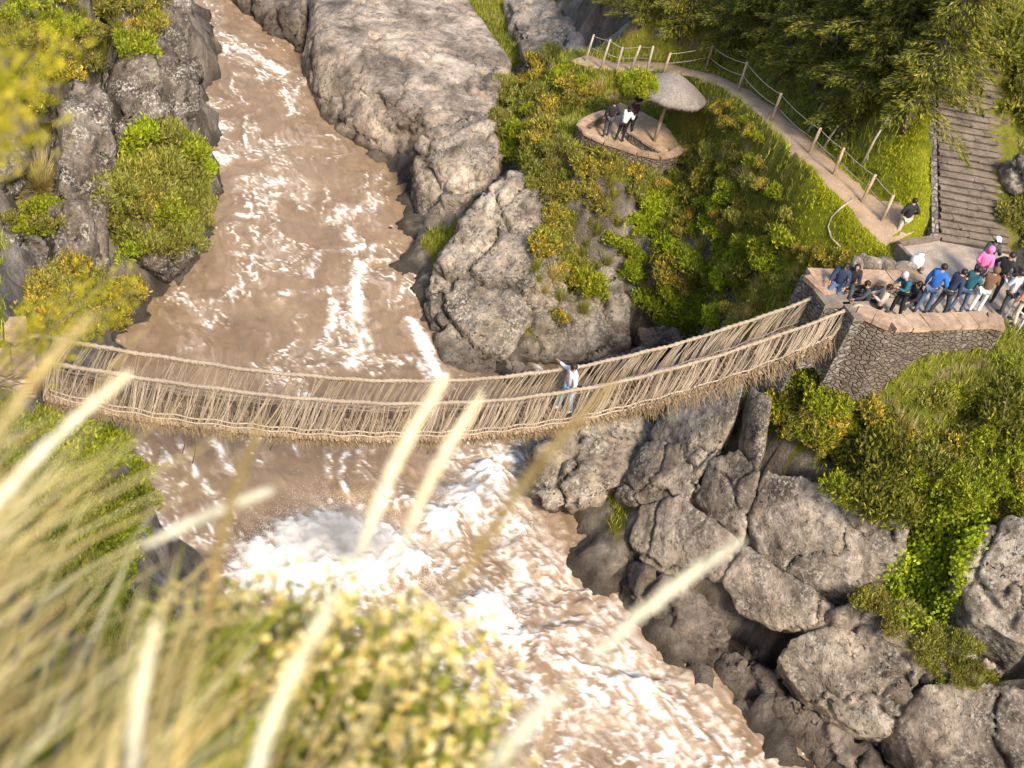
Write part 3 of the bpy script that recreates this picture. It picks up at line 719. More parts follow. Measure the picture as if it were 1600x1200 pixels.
# the water drops over a ledge just below the bridge
z = h+ZW
rv = np.stack([x, y, z], 1)
ns = len(st); ridx = np.arange(ns*nac).reshape(ns, nac)
rfc = np.stack([ridx[:-1, :-1].ravel(), ridx[1:, :-1].ravel(), ridx[1:, 1:].ravel(), ridx[:-1, 1:].ravel()], 1)
rme = np_mesh('river', rv, rfc, True)
if rme.polygons[0].normal.z < 0: rme.flip_normals()
add_attr(rme, 'foam', foam)
fa = rme.attributes.new('flow', 'FLOAT_VECTOR', 'POINT'); fa.data.foreach_set('vector', np.stack([s*.55+w1[:, 0]*.9, d*1.9+w1[:, 1]*1.6, d*0], 1).astype(np.float32).ravel())
m, nt, b = new_mat('muddy_water', .4, .15)
p = pos(nt)
at = nt.nodes.new('ShaderNodeAttribute'); at.attribute_name = 'foam'
fl = nt.nodes.new('ShaderNodeAttribute'); fl.attribute_name = 'flow'
n1 = noise(nt, p, .4, 5, .6, 1.); n2 = noise(nt, p, 11, 6, .75, .6); n3 = noise(nt, fl.outputs['Vector'], 1.6, 8, .68, .8)
n4 = noise(nt, fl.outputs['Vector'], 5.5, 5, .7, .6)
wc = ramp(nt, n1, [(.3, (.172, .115, .068)), (.5, (.218, .149, .091)), (.72, (.272, .192, .122))])
wc = mixc(nt, .5, wc, ramp(nt, n3, [(.35, (.74, .72, .70)), (.5, (1, 1, 1)), (.68, (1.3, 1.3, 1.3))]), 'MULTIPLY')
ff = math_n(nt, 'ADD', at.outputs['Fac'], math_n(nt, 'MULTIPLY', math_n(nt, 'SUBTRACT', n2, .5), .32))
ff = math_n(nt, 'ADD', ff, math_n(nt, 'MULTIPLY', math_n(nt, 'SUBTRACT', n4, .5), .5))
ff = ramp(nt, ff, [(.08, (0, 0, 0)), (.40, (.40, .40, .40)), (.72, (.78, .78, .78)), (1., (1, 1, 1))])
fc = ramp(nt, ff, [(.3, (.46, .365, .28)), (.7, (.64, .575, .50)), (1., (.76, .73, .685))])
c = mixc(nt, ff, wc, fc)
ln(nt, c, b.inputs['Base Color']); ln(nt, maprange(nt, ff, 0, 1, .42, .9), b.inputs['Roughness'])
bump(nt, b, math_n(nt, 'ADD', math_n(nt, 'MULTIPLY', n3, .8), math_n(nt, 'ADD', math_n(nt, 'MULTIPLY', n2, .2), math_n(nt, 'MULTIPLY', n4, .25))), .35, .07)
tag(link('river', rme, m), kind='structure')
# spray thrown up where the water drops
g_ = np.random.default_rng(4); pts = []
for (px, py, n, rr_, hh) in [(430,865,2200,.9,.9),(490,855,3400,1.0,1.2),(550,850,3800,1.0,1.2),(610,865,2200,.8,.9),(700,790,900,.7,.6),(740,770,1200,.8,.6),(760,960,1300,.9,.5),(640,900,1200,1.1,.7),(390,890,900,.8,.7),(810,830,500,.8,.4)]:
    c = W(px, py, ZW); n = n*2
    q = c+np.stack([g_.normal(0, rr_*.55, n), g_.normal(0, rr_*.42, n), .1+hh*g_.exponential(.42, n)], 1); pts.append(q)
q = np.concatenate(pts); n = len(q); sz = g_.uniform(.003, .009, n)
tet = np.array([(1, 1, 1), (-1, -1, 1), (-1, 1, -1), (1, -1, -1)], float)
v_ = (q[:, None, :]+tet[None]*sz[:, None, None]*g_.uniform(.5, 1.2, (n, 4, 1))).reshape(-1, 3); i0 = np.arange(n)*4
f_ = np.concatenate([np.stack([i0+a_, i0+b2, i0+c2], 1) for a_, b2, c2 in ((0, 1, 2), (0, 3, 1), (0, 2, 3), (1, 3, 2))])
m, nt, b = new_mat('spray', .6, .2); b.inputs['Base Color'].default_value = (.80, .77, .72, 1)
tag(link('spray', np_mesh('spray', v_, f_, True), m), kind='stuff')

# drifting mist over the burst of white water
def mist(px, py, size, dens, seed):
    c = W(px, py, ZW+.25)
    mb = MB(); mb.ball((0, 0, 0), (1, 1, 1), 0, 20, 12)
    m, nt, b_ = new_mat('mist', .5); out = nt.nodes['Material Output']; nt.nodes.remove(b_)
    v = nt.nodes.new('ShaderNodeVolumePrincipled'); v.inputs['Color'].default_value = (1, .98, .95, 1); v.inputs['Anisotropy'].default_value = .2
    tc = nt.nodes.new('ShaderNodeTexCoord'); ln_ = nt.nodes.new('ShaderNodeVectorMath'); ln_.operation = 'LENGTH'
    ln(nt, tc.outputs['Object'], ln_.inputs[0])
    fall = maprange(nt, ln_.outputs['Value'], 1.0, .15)
    nz = maprange(nt, noise(nt, tc.outputs['Object'], 2.6, 5, .65, .6), .35, .65)
    ln(nt, math_n(nt, 'MULTIPLY', math_n(nt, 'MULTIPLY', math_n(nt, 'POWER', fall, 1.6), nz), dens), v.inputs['Density'])
    ln(nt, v.outputs[0], out.inputs['Volume'])
    o = mb.build('mist', m); o.location = tuple(c); o.scale = size; o.rotation_euler = (0, 0, .5); tag(o, kind='stuff')
mist(520, 850, (2.6, 1.5, 1.35), 2.6, 1)
mist(740, 775, (1.5, 1.3, .8), 1.6, 2)
# ------------------------------------------------------------------ materials for built things
def fibre_mat(name, c0, c1, scale=30, stretch=(1, 1, 1), rough=.9):
    m, nt, b = new_mat(name, rough, .15)
    p = pos(nt, stretch)
    n = noise(nt, p, scale, 4, .7)
    c = ramp(nt, n, [(.3, c0), (.7, c1)])
    c = mixc(nt, .5, c, ramp(nt, noise(nt, pos(nt), 1.2, 4), [(.3, (.7, .7, .7)), (.7, (1.2, 1.2, 1.2))]), 'MULTIPLY')
    ri = nt.nodes.new('ShaderNodeNewGeometry').outputs['Random Per Island']
    c = mixc(nt, .8, c, ramp(nt, ri, [(0, (.55, .52, .48)), (.5, (.95, .94, .92)), (1, (1.3, 1.3, 1.3))]), 'MULTIPLY')
    ln(nt, c, b.inputs['Base Color']); bump(nt, b, n, .6, .03)
    return m
ROPE = fibre_mat('straw_rope', (.25, .19, .13), (.50, .41, .31), 40)
STRAW = fibre_mat('woven_straw', (.13, .088, .052), (.40, .295, .195), 22)
FRINGE = fibre_mat('dark_straw', (.10, .07, .04), (.30, .22, .13), 25)
THATCH = fibre_mat('grey_thatch', (.12, .103, .088), (.31, .27, .235), 16, (1, 1, 1))
WOOD = fibre_mat('pale_wood', (.30, .215, .13), (.50, .38, .25), 14, (1, 1, .3))
WOODG = fibre_mat('grey_wood', (.28, .24, .19), (.48, .42, .35), 14, (1, 1, .3))

def stone_mat(name, scale=2.6, c0=(.10, .08, .065), c1=(.36, .30, .25), mortar=(.13, .105, .08)):
    """rubble masonry"""
    m, nt, b = new_mat(name, .92, .2)
    p = pos(nt, (1, 1, 1.5))
    nz = nd(nt, 'ShaderNodeTexNoise', Scale=2.5, Detail=3.); ln(nt, p, nz.inputs['Vector'])
    mx = nt.nodes.new('ShaderNodeMix'); mx.data_type = 'VECTOR'; mx.inputs[0].default_value = .12
    ln(nt, p, mx.inputs[4]); ln(nt, nz.outputs['Color'], mx.inputs[5])
    v = nd(nt, 'ShaderNodeTexVoronoi', Scale=scale); ln(nt, mx.outputs[1], v.inputs['Vector'])
    e = nd(nt, 'ShaderNodeTexVoronoi', Scale=scale); e.feature = 'DISTANCE_TO_EDGE'; ln(nt, mx.outputs[1], e.inputs['Vector'])
    sp = nt.nodes.new('ShaderNodeSeparateColor'); ln(nt, v.outputs['Color'], sp.inputs[0])
    c = ramp(nt, sp.outputs[0], [(.0, c0), (.6, tuple((a+b_)/2 for a, b_ in zip(c0, c1))), (1, c1)])
    c = mixc(nt, .7, c, ramp(nt, noise(nt, p, 9, 5, .7), [(.3, (.6, .58, .56)), (.7, (1.2, 1.2, 1.2))]), 'MULTIPLY')
    mort = math_n(nt, 'MULTIPLY', ramp(nt, e.outputs['Distance'], [(.02, (1, 1, 1)), (.09, (0, 0, 0))]), ramp(nt, noise(nt, p, 1.4, 4), [(.3, (.25, .25, .25)), (.6, (.9, .9, .9))]))
    moss = ramp(nt, noise(nt, p, .9, 5, .6), [(.52, (0, 0, 0)), (.70, (.55, .55, .55))])
    c = mixc(nt, moss, c, (.10, .085, .03))
    c = mixc(nt, mort, c, mortar)
    ln(nt, c, b.inputs['Base Color'])
    bump(nt, b, math_n(nt, 'MINIMUM', e.outputs['Distance'], .16), 1., .35)
    return m
STONE = stone_mat('rubble_stone', 6.2, (.12, .095, .072), (.235, .19, .15))
STONE_G = stone_mat('grey_rubble_stone', 5.6, (.12, .105, .09), (.30, .265, .225))
def coping_mat():
    m, nt, b = new_mat('terracotta_coping', .9, .2)
    p = pos(nt)
    n = noise(nt, p, 3.0, 6, .65)
    c = ramp(nt, n, [(.3, (.21, .14, .09)), (.5, (.33, .225, .15)), (.72, (.42, .305, .215))])
    c = mixc(nt, .6, c, ramp(nt, noise(nt, p, 11, 6, .7), [(.35, (.7, .68, .66)), (.65, (1.15, 1.15, 1.15))]), 'MULTIPLY')
    w = nd(nt, 'ShaderNodeTexVoronoi', Scale=1.7); w.feature = 'DISTANCE_TO_EDGE'; ln(nt, p, w.inputs['Vector'])
    c = mixc(nt, ramp(nt, w.outputs['Distance'], [(.0, (.6, .6, .6)), (.025, (0, 0, 0))]), c, (.22, .15, .10))
    ri = nt.nodes.new('ShaderNodeNewGeometry').outputs['Random Per Island']
    c = mixc(nt, .7, c, ramp(nt, ri, [(0, (.72, .70, .68)), (1, (1.2, 1.2, 1.2))]), 'MULTIPLY')
    ln(nt, c, b.inputs['Base Color']); bump(nt, b, noise(nt, p, 12, 5), .5, .03)
    return m
COPING = coping_mat()
def paving_mat(name, c0, c1, scale=3):
    m, nt, b = new_mat(name, .95, .15)
    p = pos(nt); n = noise(nt, p, scale, 7, .7); n2 = noise(nt, p, 22, 4, .7)
    c = ramp(nt, n, [(.3, c0), (.7, c1)])
    c = mixc(nt, .6, c, ramp(nt, n2, [(.35, (.6, .58, .56)), (.65, (1.25, 1.25, 1.25))]), 'MULTIPLY')
    ln(nt, c, b.inputs['Base Color']); bump(nt, b, n2, .6, .04)
    return m
GRAVEL = paving_mat('gravel', (.26, .205, .16), (.44, .37, .30))
EARTH = paving_mat('earth_path', (.30, .205, .13), (.46, .33, .22), 1.5)
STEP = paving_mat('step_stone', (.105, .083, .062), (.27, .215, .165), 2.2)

RISER_SHADE = paving_mat('shaded_riser_stone', (.045, .036, .028), (.12, .095, .075), 2.2)  # step stone darkened: shade lines between the treads put into the colour
# ------------------------------------------------------------------ bridge
BA = W(60, 562, 14.6); BB = W(1340, 478, 14.6)
bu = (BB-BA)[:2]; BL = np.linalg.norm(bu); bu /= BL; bn = np.array([-bu[1], bu[0]])
RU = [0, .9, 1.83, 3.5, 5.3, 7.4, 9.5, 11.3, 13.3, 15.2, 17, 19.2, 21.36]
RZ = [14.6, 14.23, 13.9, 13.42, 13.0, 12.55, 12.27, 12.16, 12.24, 12.55, 13.06, 13.8, 14.6]
_c = np.polyfit(RU, RZ, 4)
def rope_z(u): return np.polyval(_c, u)
def deck_z(u): return rope_z(u)-1.28+.25*np.clip(1-u/3., 0, 1)**2+.12*np.clip((u-18.4)/3., 0, 1)
def bp(u, off, z): return np.array([BA[0]+bu[0]*u+bn[0]*off, BA[1]+bu[1]*u+bn[1]*off, z])
bridge = empty('rope_bridge', bp(BL/2, .42, deck_z(BL/2)))
tag(bridge, 'handwoven straw rope suspension bridge sagging across the brown river', 'bridge')
def bparent(o):
    o.parent = bridge; o.matrix_parent_inverse = Matrix.Translation(-bridge.location); return o
GAPW = .85
for off in (0., GAPW):
    mb = MB(); us = np.arange(-.5 if off == 0 else -.3, BL+.45, .045)
    pts = []; rad = []
    for k, u in enumerate(us):
        pts.append(bp(u, off+.012*math.sin(u*2.1+off), rope_z(np.clip(u, 0, BL))+.012*math.sin(u*5.3)-(.35*max(0, -u)+.3*max(0, u-BL))))
        rad.append(.050+.013*math.sin(u*2*math.pi/.17)+.006*math.sin(u*13))
    mb.tube(pts, rad, 8)
    bparent(mb.build('hand_rope', ROPE))
# floor: a thick mat of sticks over cables
mb = MB(); rr = random.Random(3)
us = np.arange(.15, BL-.2, .30)
for a, b_ in zip(us[:-1], us[1:]):
    pass
floor_pts = np.arange(.1, BL-.05, .2)
for off in (-.02, .2, .43, .66, .87):
    mb.tube([bp(u, off+.01*math.sin(u*3), deck_z(u)+.03*abs(off-.43)) for u in floor_pts], .085, 6)
u = .1
while u < BL-.1:
    z = deck_z(u)
    p0 = bp(u+rr.uniform(-.08, .08), -.12-rr.random()*.10, z+.09+rr.uniform(-.02, .03)); p1 = bp(u+rr.uniform(-.08, .08), .97+rr.random()*.10, z+.09+rr.uniform(-.02, .03))
    mb.tube([p0, (p0+p1)/2-np.array([0, 0, .015]), p1], rr.uniform(.018, .034), 5)
    u += rr.uniform(.035, .06)
bparent(mb.build('floor_mat', STRAW))
# side lacing: paired straw cords from floor edge to hand rope
for off, sgn in ((0., -1), (GAPW, 1)):
    mb = MB(); u = .12
    while u < BL-.15:
        lean = rr.uniform(.1, .5)
        n_ = rr.choice((2, 3, 4, 4, 6))
        for k in range(n_):
            ut = u+rr.uniform(-.05, .05)+lean*.3; ub = u+rr.uniform(-.10, .10)-lean*.6
            ub = min(max(ub, .05), BL-.1); ut = min(max(ut, .05), BL-.05)
            top = bp(ut, off, rope_z(ut)-.02); bot = bp(ub, off-.05*sgn*0+sgn*.06, deck_z(ub)+.06)
            mid = (top+bot)/2+np.array([bn[0]*sgn*.05, bn[1]*sgn*.05, rr.uniform(-.02, .02)])
            mb.tube([top, mid, bot], [rr.uniform(.005, .010), rr.uniform(.006, .014), rr.uniform(.006, .014)], 5, cap=False)
        # knot on the rope
        mb.ball(bp(u, off, rope_z(u)-.035), (.042, .042, .06), 0, 5, 4)
        u += rr.choice((.06, .08, .10, .12, .19))*rr.uniform(.85, 1.2)
    # loose horizontal binder near the floor
    for dz in (.18, .32):
        mb.tube([bp(q, off+sgn*.06, deck_z(q)+dz+.03*math.sin(q*7+dz)) for q in np.arange(.2, BL-.2, .15)], .022, 5)
    bparent(mb.build('side_lacing', ROPE))
# ragged straw hanging under and beside the floor
for off, sgn in ((-.06, -1), (GAPW+.06, 1)):
    mb = MB()
    for k in range(3600):
        u = rr.uniform(.1, BL-.1); right = sstep(13, 17, np.array(u)).item()
        L_ = rr.uniform(.06, .30)*(1+.9*right)
        p0 = bp(u, off+rr.uniform(-.03, .07)*sgn, deck_z(u)+rr.uniform(-.06, .12+.25*right))
        dr = np.array([bu[0]*rr.uniform(-.7, .7)+bn[0]*sgn*rr.uniform(0, .5), bu[1]*rr.uniform(-.7, .7)+bn[1]*sgn*rr.uniform(0, .5), -rr.uniform(.2, 1)])
        dr /= np.linalg.norm(dr)
        sd_ = np.array([bu[0], bu[1], 0])*rr.uniform(.008, .018)
        p1 = p0+dr*L_
        mb.add([p0-sd_, p0+sd_, p1+sd_*.3, p1-sd_*.3], [(0, 1, 2, 3)])
    bparent(mb.build('straw_fringe', STRAW if sgn > 0 else FRINGE))
mb = MB()
for u, L_ in ((3.1, .9), (3.35, 1.2), (5.2, .5), (9.4, .5), (12.2, .45)):
    p0 = bp(u, -.05, deck_z(u)); mb.tube([p0, p0+np.array([.05, 0, -L_*.5]), p0+np.array([-.02, 0, -L_])], .014, 5)
bparent(mb.build('loose_cord', FRINGE))

# ------------------------------------------------------------------ masonry helpers
def wall_ring(mb, line, w, z0, z1, mi=0, bulge=0., seed=1):
    """a wall of width w on a polyline (xy), from z0(x,y) or number to z1, subdivided and uneven"""
    line = [np.array(q[:2], float) for q in line]
    pts = []
    for a, b_ in zip(line[:-1], line[1:]):
        n = max(1, int(np.linalg.norm(b_-a)/.35)); pts += [a+(b_-a)*i/n for i in range(n)]
    pts.append(line[-1])
    k = len(pts); r_ = random.Random(seed); rows = 6
    L, Rr = [], []
    for i in range(k):
        t = pts[min(i+1, k-1)]-pts[max(i-1, 0)]; t = t/np.linalg.norm(t); nn = np.array([-t[1], t[0]])
        L.append(pts[i]+nn*w/2); Rr.append(pts[i]-nn*w/2)
    v = []
    for side in (L, Rr):
        for q in side:
            zb = z0(q[0], q[1]) if callable(z0) else z0
            for j in range(rows+1):
                f = j/rows; o = r_.uniform(-bulge, bulge) if 0 < j < rows else 0
                v.append((q[0]+o, q[1]+o*.7, zb+(z1-zb)*f))
    f = []; S_ = k*(rows+1)
    for i in range(k-1):
        for j in range(rows):
            a = i*(rows+1)+j; b2 = a+rows+1
            f.append((a, a+1, b2+1, b2)); f.append((S_+a, S_+b2, S_+b2+1, S_+a+1))
        a = i*(rows+1)+rows; b2 = a+rows+1
        f.append((a, S_+a, S_+b2, b2))
    for i in (0, k-1):
        for j in range(rows):
            a = i*(rows+1)+j
            f.append((a, S_+a, S_+a+1, a+1) if i == 0 else (a, a+1, S_+a+1, S_+a))
    mb.add(v, f, mi)
def coping(mb, line, w, z, th=.14, seed=1):
    """a capping course of separate irregular slabs along a polyline"""
    line = [np.array(q[:2], float) for q in line]; r_ = random.Random(seed)
    for a, b_ in zip(line[:-1], line[1:]):
        L_ = np.linalg.norm(b_-a); n = max(1, round(L_/.55)); ang = math.atan2(b_[1]-a[1], b_[0]-a[0])
        for i in range(n):
            c = a+(b_-a)*(i+.5)/n
            mb.box((c[0]+r_.uniform(-.015, .015), c[1]+r_.uniform(-.015, .015), z+th/2+r_.uniform(-.012, .012)), (L_/n-.012, w*r_.uniform(.95, 1.04), th), 0, ang+r_.uniform(-.02, .02))
def slab(mb, poly, z, th, mi=0):
    """flat-topped block over an xy polygon"""
    n = len(poly); v = [(q[0], q[1], z) for q in poly]+[(q[0], q[1], z-th) for q in poly]
    f = [tuple(range(n)), tuple(range(2*n-1, n-1, -1))]+[(i, n+i, n+(i+1) % n, (i+1) % n) for i in range(n)]
    mb.add(v, f, mi)

# ------------------------------------------------------------------ platform at the right end
ZC = 14.62; ZF = 14.0
fr = [W(1342, 480, ZC), W(1393, 503, ZC), W(1545, 497, ZC), W(1568, 503, ZC)]
wt = empty('retaining_wall', (fr[1][0], fr[1][1], ZC)); tag(wt, 'stone retaining wall with orange coping in front of the crowd, right of the bridge', 'wall')
def wparent(o, t): o.parent = t; o.matrix_parent_inverse = Matrix.Translation(-t.location); return o
mb = MB(); wall_ring(mb, [fr[0]]+fr[1:], .5, lambda x, y: float(ground(x, y))-1.2, ZC-.14, bulge=.03, seed=5); wparent(mb.build('masonry', STONE), wt)
mb = MB(); coping(mb, fr, .62, ZC-.14, .14, 6); wparent(mb.build('coping', COPING), wt)
bk = [W(1301, 458, ZC), W(1268, 428, ZC), W(1340, 430, ZC), W(1440, 432, ZC)]
wt2 = empty('parapet_wall', (bk[1][0], bk[1][1], ZC)); tag(wt2, 'stone parapet with orange coping behind the two seated people, beside the lawn', 'wall')
mb = MB(); wall_ring(mb, bk, .5, lambda x, y: float(ground(x, y))-1.2, ZC-.14, bulge=.03, seed=8); wparent(mb.build('masonry', STONE_G), wt2)
mb = MB(); coping(mb, bk, .58, ZC-.14, .14, 9); wparent(mb.build('coping', COPING), wt2)
# stone anchor blocks under the rope ends
for k, (px, py, lb) in enumerate(((1300, 464, 'grey stone anchor block under the far hand rope, right end of the bridge'), (1345, 484, 'grey stone anchor block under the near hand rope, right end of the bridge'))):
    c = W(px, py, ZC-.05); mb = MB()
    t = empty('anchor_block', (c[0], c[1], ZC-1)); tag(t, lb, 'anchor block', 'stone anchors of the bridge ropes')
    mb.box((c[0], c[1], ZC-1.3), (.75, .62, 2.3), 0, .5); wparent(mb.build('masonry', STONE_G), t)
    mb = MB(); mb.box((c[0], c[1], ZC-.10), (.86, .7, .13), 0, .5); wparent(mb.build('cap_stone', STEP), t)
# floor and plaza
FLOOR = [W(*a, ZF) for a in [(1318, 462), (1350, 482), (1395, 506), (1560, 500), (1640, 500), (1640, 420), (1578, 398), (1468, 376), (1402, 384), (1418, 404), (1442, 428), (1340, 436)]]
mb = MB(); slab(mb, FLOOR, ZF, 1.6); tag(mb.build('pavement', GRAVEL), kind='structure')
mb = MB(); kl = [W(1403, 384, ZF), W(1420, 381, ZF), W(1450, 377, ZF), W(1468, 373, ZF)]
wall_ring(mb, kl, .16, ZF-.4, ZF+.16, seed=3); tag(mb.build('kerb', STEP), 'low dark stone kerb between the lawn and the gravel, left of the stairs foot', 'kerb')
mb = MB(); kl = [W(1403, 386, ZF), W(1418, 402, ZF), W(1440, 424, ZF)]
wall_ring(mb, kl, .14, ZF-.4, ZF+.12, seed=4); tag(mb.build('kerb', STEP), 'low stone kerb between the bright lawn and the gravel, near the white sack', 'kerb')
# rough stones along the lawn behind the parapet
for k, (px, py, sx, sz) in enumerate([(1338,416,.34,.26),(1352,411,.30,.3),(1368,412,.42,.24),(1386,414,.36,.26),(1402,417,.40,.22),(1418,419,.3,.2)]):
    c = W(px, py, ZF+.05); q = random.Random(k)
    h = [[tuple(c+np.array([q.uniform(-1, 1)*sx, q.uniform(-.7, .7)*sx, q.uniform(-.4, 1)*sz])) for _ in range(14)]]
    rock('rough grey stone in the row between the lawn and the parapet', h, RK, vox=.06, amp=.12, smooth=2, down=.3, back=(0, 0), seed=300+k, name='stone', group='stones along the lawn edge', base=13.3, raw=True)
# ------------------------------------------------------------------ stairs
NSTEP = 48; RISE = .1325; TREAD = .215
stair = empty('stone_staircase', (*(SL[:2]+sdx*SW/2), ZF)); tag(stair, 'long weathered stone staircase climbing away under the trees at the right edge', 'staircase')
def sp(a, s, z): q = SL[:2]+sdx*a+sup*s; return np.array([q[0], q[1], z])
rr = random.Random(11)
def curve(i): return .10*max(0, i-20)*.215
for i in range(NSTEP):
    mb = MB(); z = ZF+RISE*i; sh = curve(i); a0 = sh; a1 = SW+sh*1.05
    n = rr.randint(4, 8); cuts = sorted([rr.uniform(.1, .9) for _ in range(n-1)]); cuts = [0]+cuts+[1]
    ang = math.atan2(sdx[1], sdx[0])
    for c0, c1 in zip(cuts[:-1], cuts[1:]):
        xa = a0+(a1-a0)*c0+rr.uniform(-.05, .05)*(c0 == 0); xb = a0+(a1-a0)*c1+rr.uniform(-.05, .05)*(c1 == 1)
        dz = rr.uniform(-.016, .016); dy = rr.uniform(-.022, .022)
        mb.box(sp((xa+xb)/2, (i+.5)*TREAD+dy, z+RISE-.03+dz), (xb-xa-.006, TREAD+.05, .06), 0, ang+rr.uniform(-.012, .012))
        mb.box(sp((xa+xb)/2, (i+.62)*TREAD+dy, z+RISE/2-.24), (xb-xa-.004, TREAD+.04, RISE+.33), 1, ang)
    wparent(mb.build('step', [STEP, RISER_SHADE]), stair)
mb = MB(); wl = [sp(curve(i)-.22, i*TREAD, 0) for i in range(0, NSTEP, 3)]
for i in range(0, NSTEP-3, 3):
    a = sp(curve(i)-.28, i*TREAD, 0); b_ = sp(curve(i+3)-.28, (i+3)*TREAD, 0)
    za = ZF+RISE*i+.30; zb = ZF+RISE*(i+3)+.30
    dx_ = np.array([sdx[0], sdx[1], 0])*.11
    v = []
    for q, z in ((a, za), (b_, zb)):
        for s_ in (-1, 1):
            p0 = q+dx_*s_; v += [(p0[0], p0[1], z), (p0[0], p0[1], z-1.6)]
    mb.add(v, [(0, 2, 6, 4), (0, 4, 5, 1), (2, 3, 7, 6), (0, 1, 3, 2), (4, 6, 7, 5)])
wparent(mb.build('side_wall', STONE_G), stair)
# ------------------------------------------------------------------ left abutment
for k, (px, py, lb, w_) in enumerate(((8, 508, 'far orange-capped stone pillar at the left end of the bridge', .9), (22, 556, 'near orange-capped stone pillar at the left end of the bridge', 1.0))):
    c = W(px, py, 14.62); t = empty('stone_pillar', (c[0], c[1], 12.5)); tag(t, lb, 'pillar', 'stone pillars of the left abutment')
    ang = math.atan2(bu[1], bu[0])
    mb = MB(); line = [c[:2]-bu*.9, c[:2]+bu*.35]; wall_ring(mb, line, .62, 11.6, 14.42, bulge=.05, seed=20+k); wparent(mb.build('masonry', stone_mat('pink_rubble_stone', 3.2, (.30, .21, .15), (.52, .41, .33), (.26, .18, .13)) if k == 0 else bpy.data.materials['pink_rubble_stone']), t)
    mb = MB(); coping(mb, [c[:2]-bu*1.0, c[:2]+bu*.42], .74, 14.425, .13, 30+k); wparent(mb.build('cap_stone', COPING), t)

# ------------------------------------------------------------------ footpath
mb = MB(); dense = []
for a, b_ in zip(PATH[:-1], PATH[1:]):
    n = max(2, int(np.linalg.norm(b_-a)/.3)); dense += [a+(b_-a)*i/n for i in range(n)]
dense.append(PATH[-1]); rows = []
for i, q in enumerate(dense):
    t = (dense[min(i+1, len(dense)-1)]-dense[max(i-1, 0)])[:2]; t /= np.linalg.norm(t); nn = np.array([-t[1], t[0]])
    hwid = .52+.05*math.sin(i*.9)+.04*math.sin(i*2.3)
    row = []
    for s_ in (-1.25, -1, -.33, .33, 1, 1.25):
        x_, y_ = q[:2]+nn*s_*hwid
        row.append((x_, y_, float(ground(x_, y_))+(.06 if abs(s_) <= 1 else -.10)))
    rows.append(row)
v = [p for r_ in rows for p in r_]; f = []
for i in range(len(rows)-1):
    for j in range(5): a = i*6+j; f.append((a, a+6, a+7, a+1))
mb.add(v, f, 0, True); o_ = mb.build('footpath', EARTH); tag(o_, kind='structure')
if o_.data.polygons[0].normal.z < 0: o_.data.flip_normals()

# ------------------------------------------------------------------ thatched shelter and its terrace
ZT = 9.25
TER = [(948,174),(930,180),(912,190),(908,196),(916,205),(928,212),(945,220),(966,226),(996,236),(1030,243),(1050,240),(1066,231)]
tl = [W(*a, ZT+.45) for a in TER]
ctr = np.mean(tl, 0)
FL2 = [W(*a, ZT) for a in TER]+[W(1060, 214, ZT), W(1044, 196, ZT), W(1005, 176, ZT), W(970, 160, ZT)]
mb = MB(); slab(mb, FL2, ZT, 1.5); tag(mb.build('terrace_floor', EARTH), kind='structure')
t = empty('terrace_wall', (tl[3][0], tl[3][1], ZT)); tag(t, 'low curved stone wall with orange rim around the viewing terrace of the thatched shelter', 'wall')
mb = MB(); wall_ring(mb, tl, .26, lambda x, y: float(ground(x, y))-1, ZT+.36, bulge=.02, seed=41); wparent(mb.build('masonry', STONE), t)
mb = MB(); coping(mb, tl, .36, ZT+.365, .09, 42); wparent(mb.build('coping', COPING), t)
bl = [W(989, 205, ZT+.45), W(1026, 228, ZT+.45), W(1040, 236, ZT+.45)]
t = empty('stone_bench', (bl[1][0], bl[1][1], ZT)); tag(t, 'straight low stone bench with orange top at the foot of the shelter post', 'bench')
mb = MB(); wall_ring(mb, bl, .3, ZT-.2, ZT+.35, seed=43); wparent(mb.build('base', STONE), t)
mb = MB(); coping(mb, bl, .38, ZT+.355, .09, 44); wparent(mb.build('seat', COPING), t)
PB = W(1022, 221, ZT)
sh = empty('thatched_shelter', tuple(PB)); tag(sh, 'round grey thatched shelter shaped like a mushroom on one wooden post', 'shelter')
mb = MB(); mb.tube([PB-np.array([0, 0, .2]), PB+np.array([.0, 0, 1.2]), PB+np.array([.02, 0, 3.0])], [.075, .07, .06], 9); wparent(mb.build('post', WOOD), sh)
# roof: thick cone of thatch with a ragged eave
na = 96; nr = 26; v = []; f = []; rr = random.Random(5)
RADI = 1.52; EZ = 2.25; AP = .86
eave = [1+.03*math.sin(3*a)+.025*math.sin(7*a+1)+rr.uniform(-.02, .02) for a in np.linspace(0, 2*math.pi, na, endpoint=False)]
for j in range(nr):
    fr_ = j/(nr-1)
    for k in range(na):
        a = 2*math.pi*k/na; r_ = RADI*fr_*(1+(eave[k]-1)*fr_)
        z = EZ+AP*(1-fr_**1.35)-.10*max(0, fr_-.8)*3+.018*math.sin(k*2.9+j*.4)*fr_+rr.uniform(-.012, .012)
        v.append((PB[0]+r_*math.cos(a), PB[1]+r_*math.sin(a), PB[2]+z-.2*r_*math.sin(a)))
b0 = len(v)
for j in range(8):
    fr_ = 1-j/8*.95
    for k in range(na):
        a = 2*math.pi*k/na; r_ = RADI*fr_*(1+(eave[k]-1)*fr_)*(.97)
        z = EZ-.22+AP*.72*(1-fr_**1.3)
        v.append((PB[0]+r_*math.cos(a), PB[1]+r_*math.sin(a), PB[2]+z-.06+rr.uniform(-.03, .03)*(j == 0)-.2*r_*math.sin(a)))
for j in range(nr-1):
    for k in range(na): f.append((j*na+k, (j+1)*na+k, (j+1)*na+(k+1) % na, j*na+(k+1) % na))
for k in range(na): f.append(((nr-1)*na+k, b0+k, b0+(k+1) % na, (nr-1)*na+(k+1) % na))
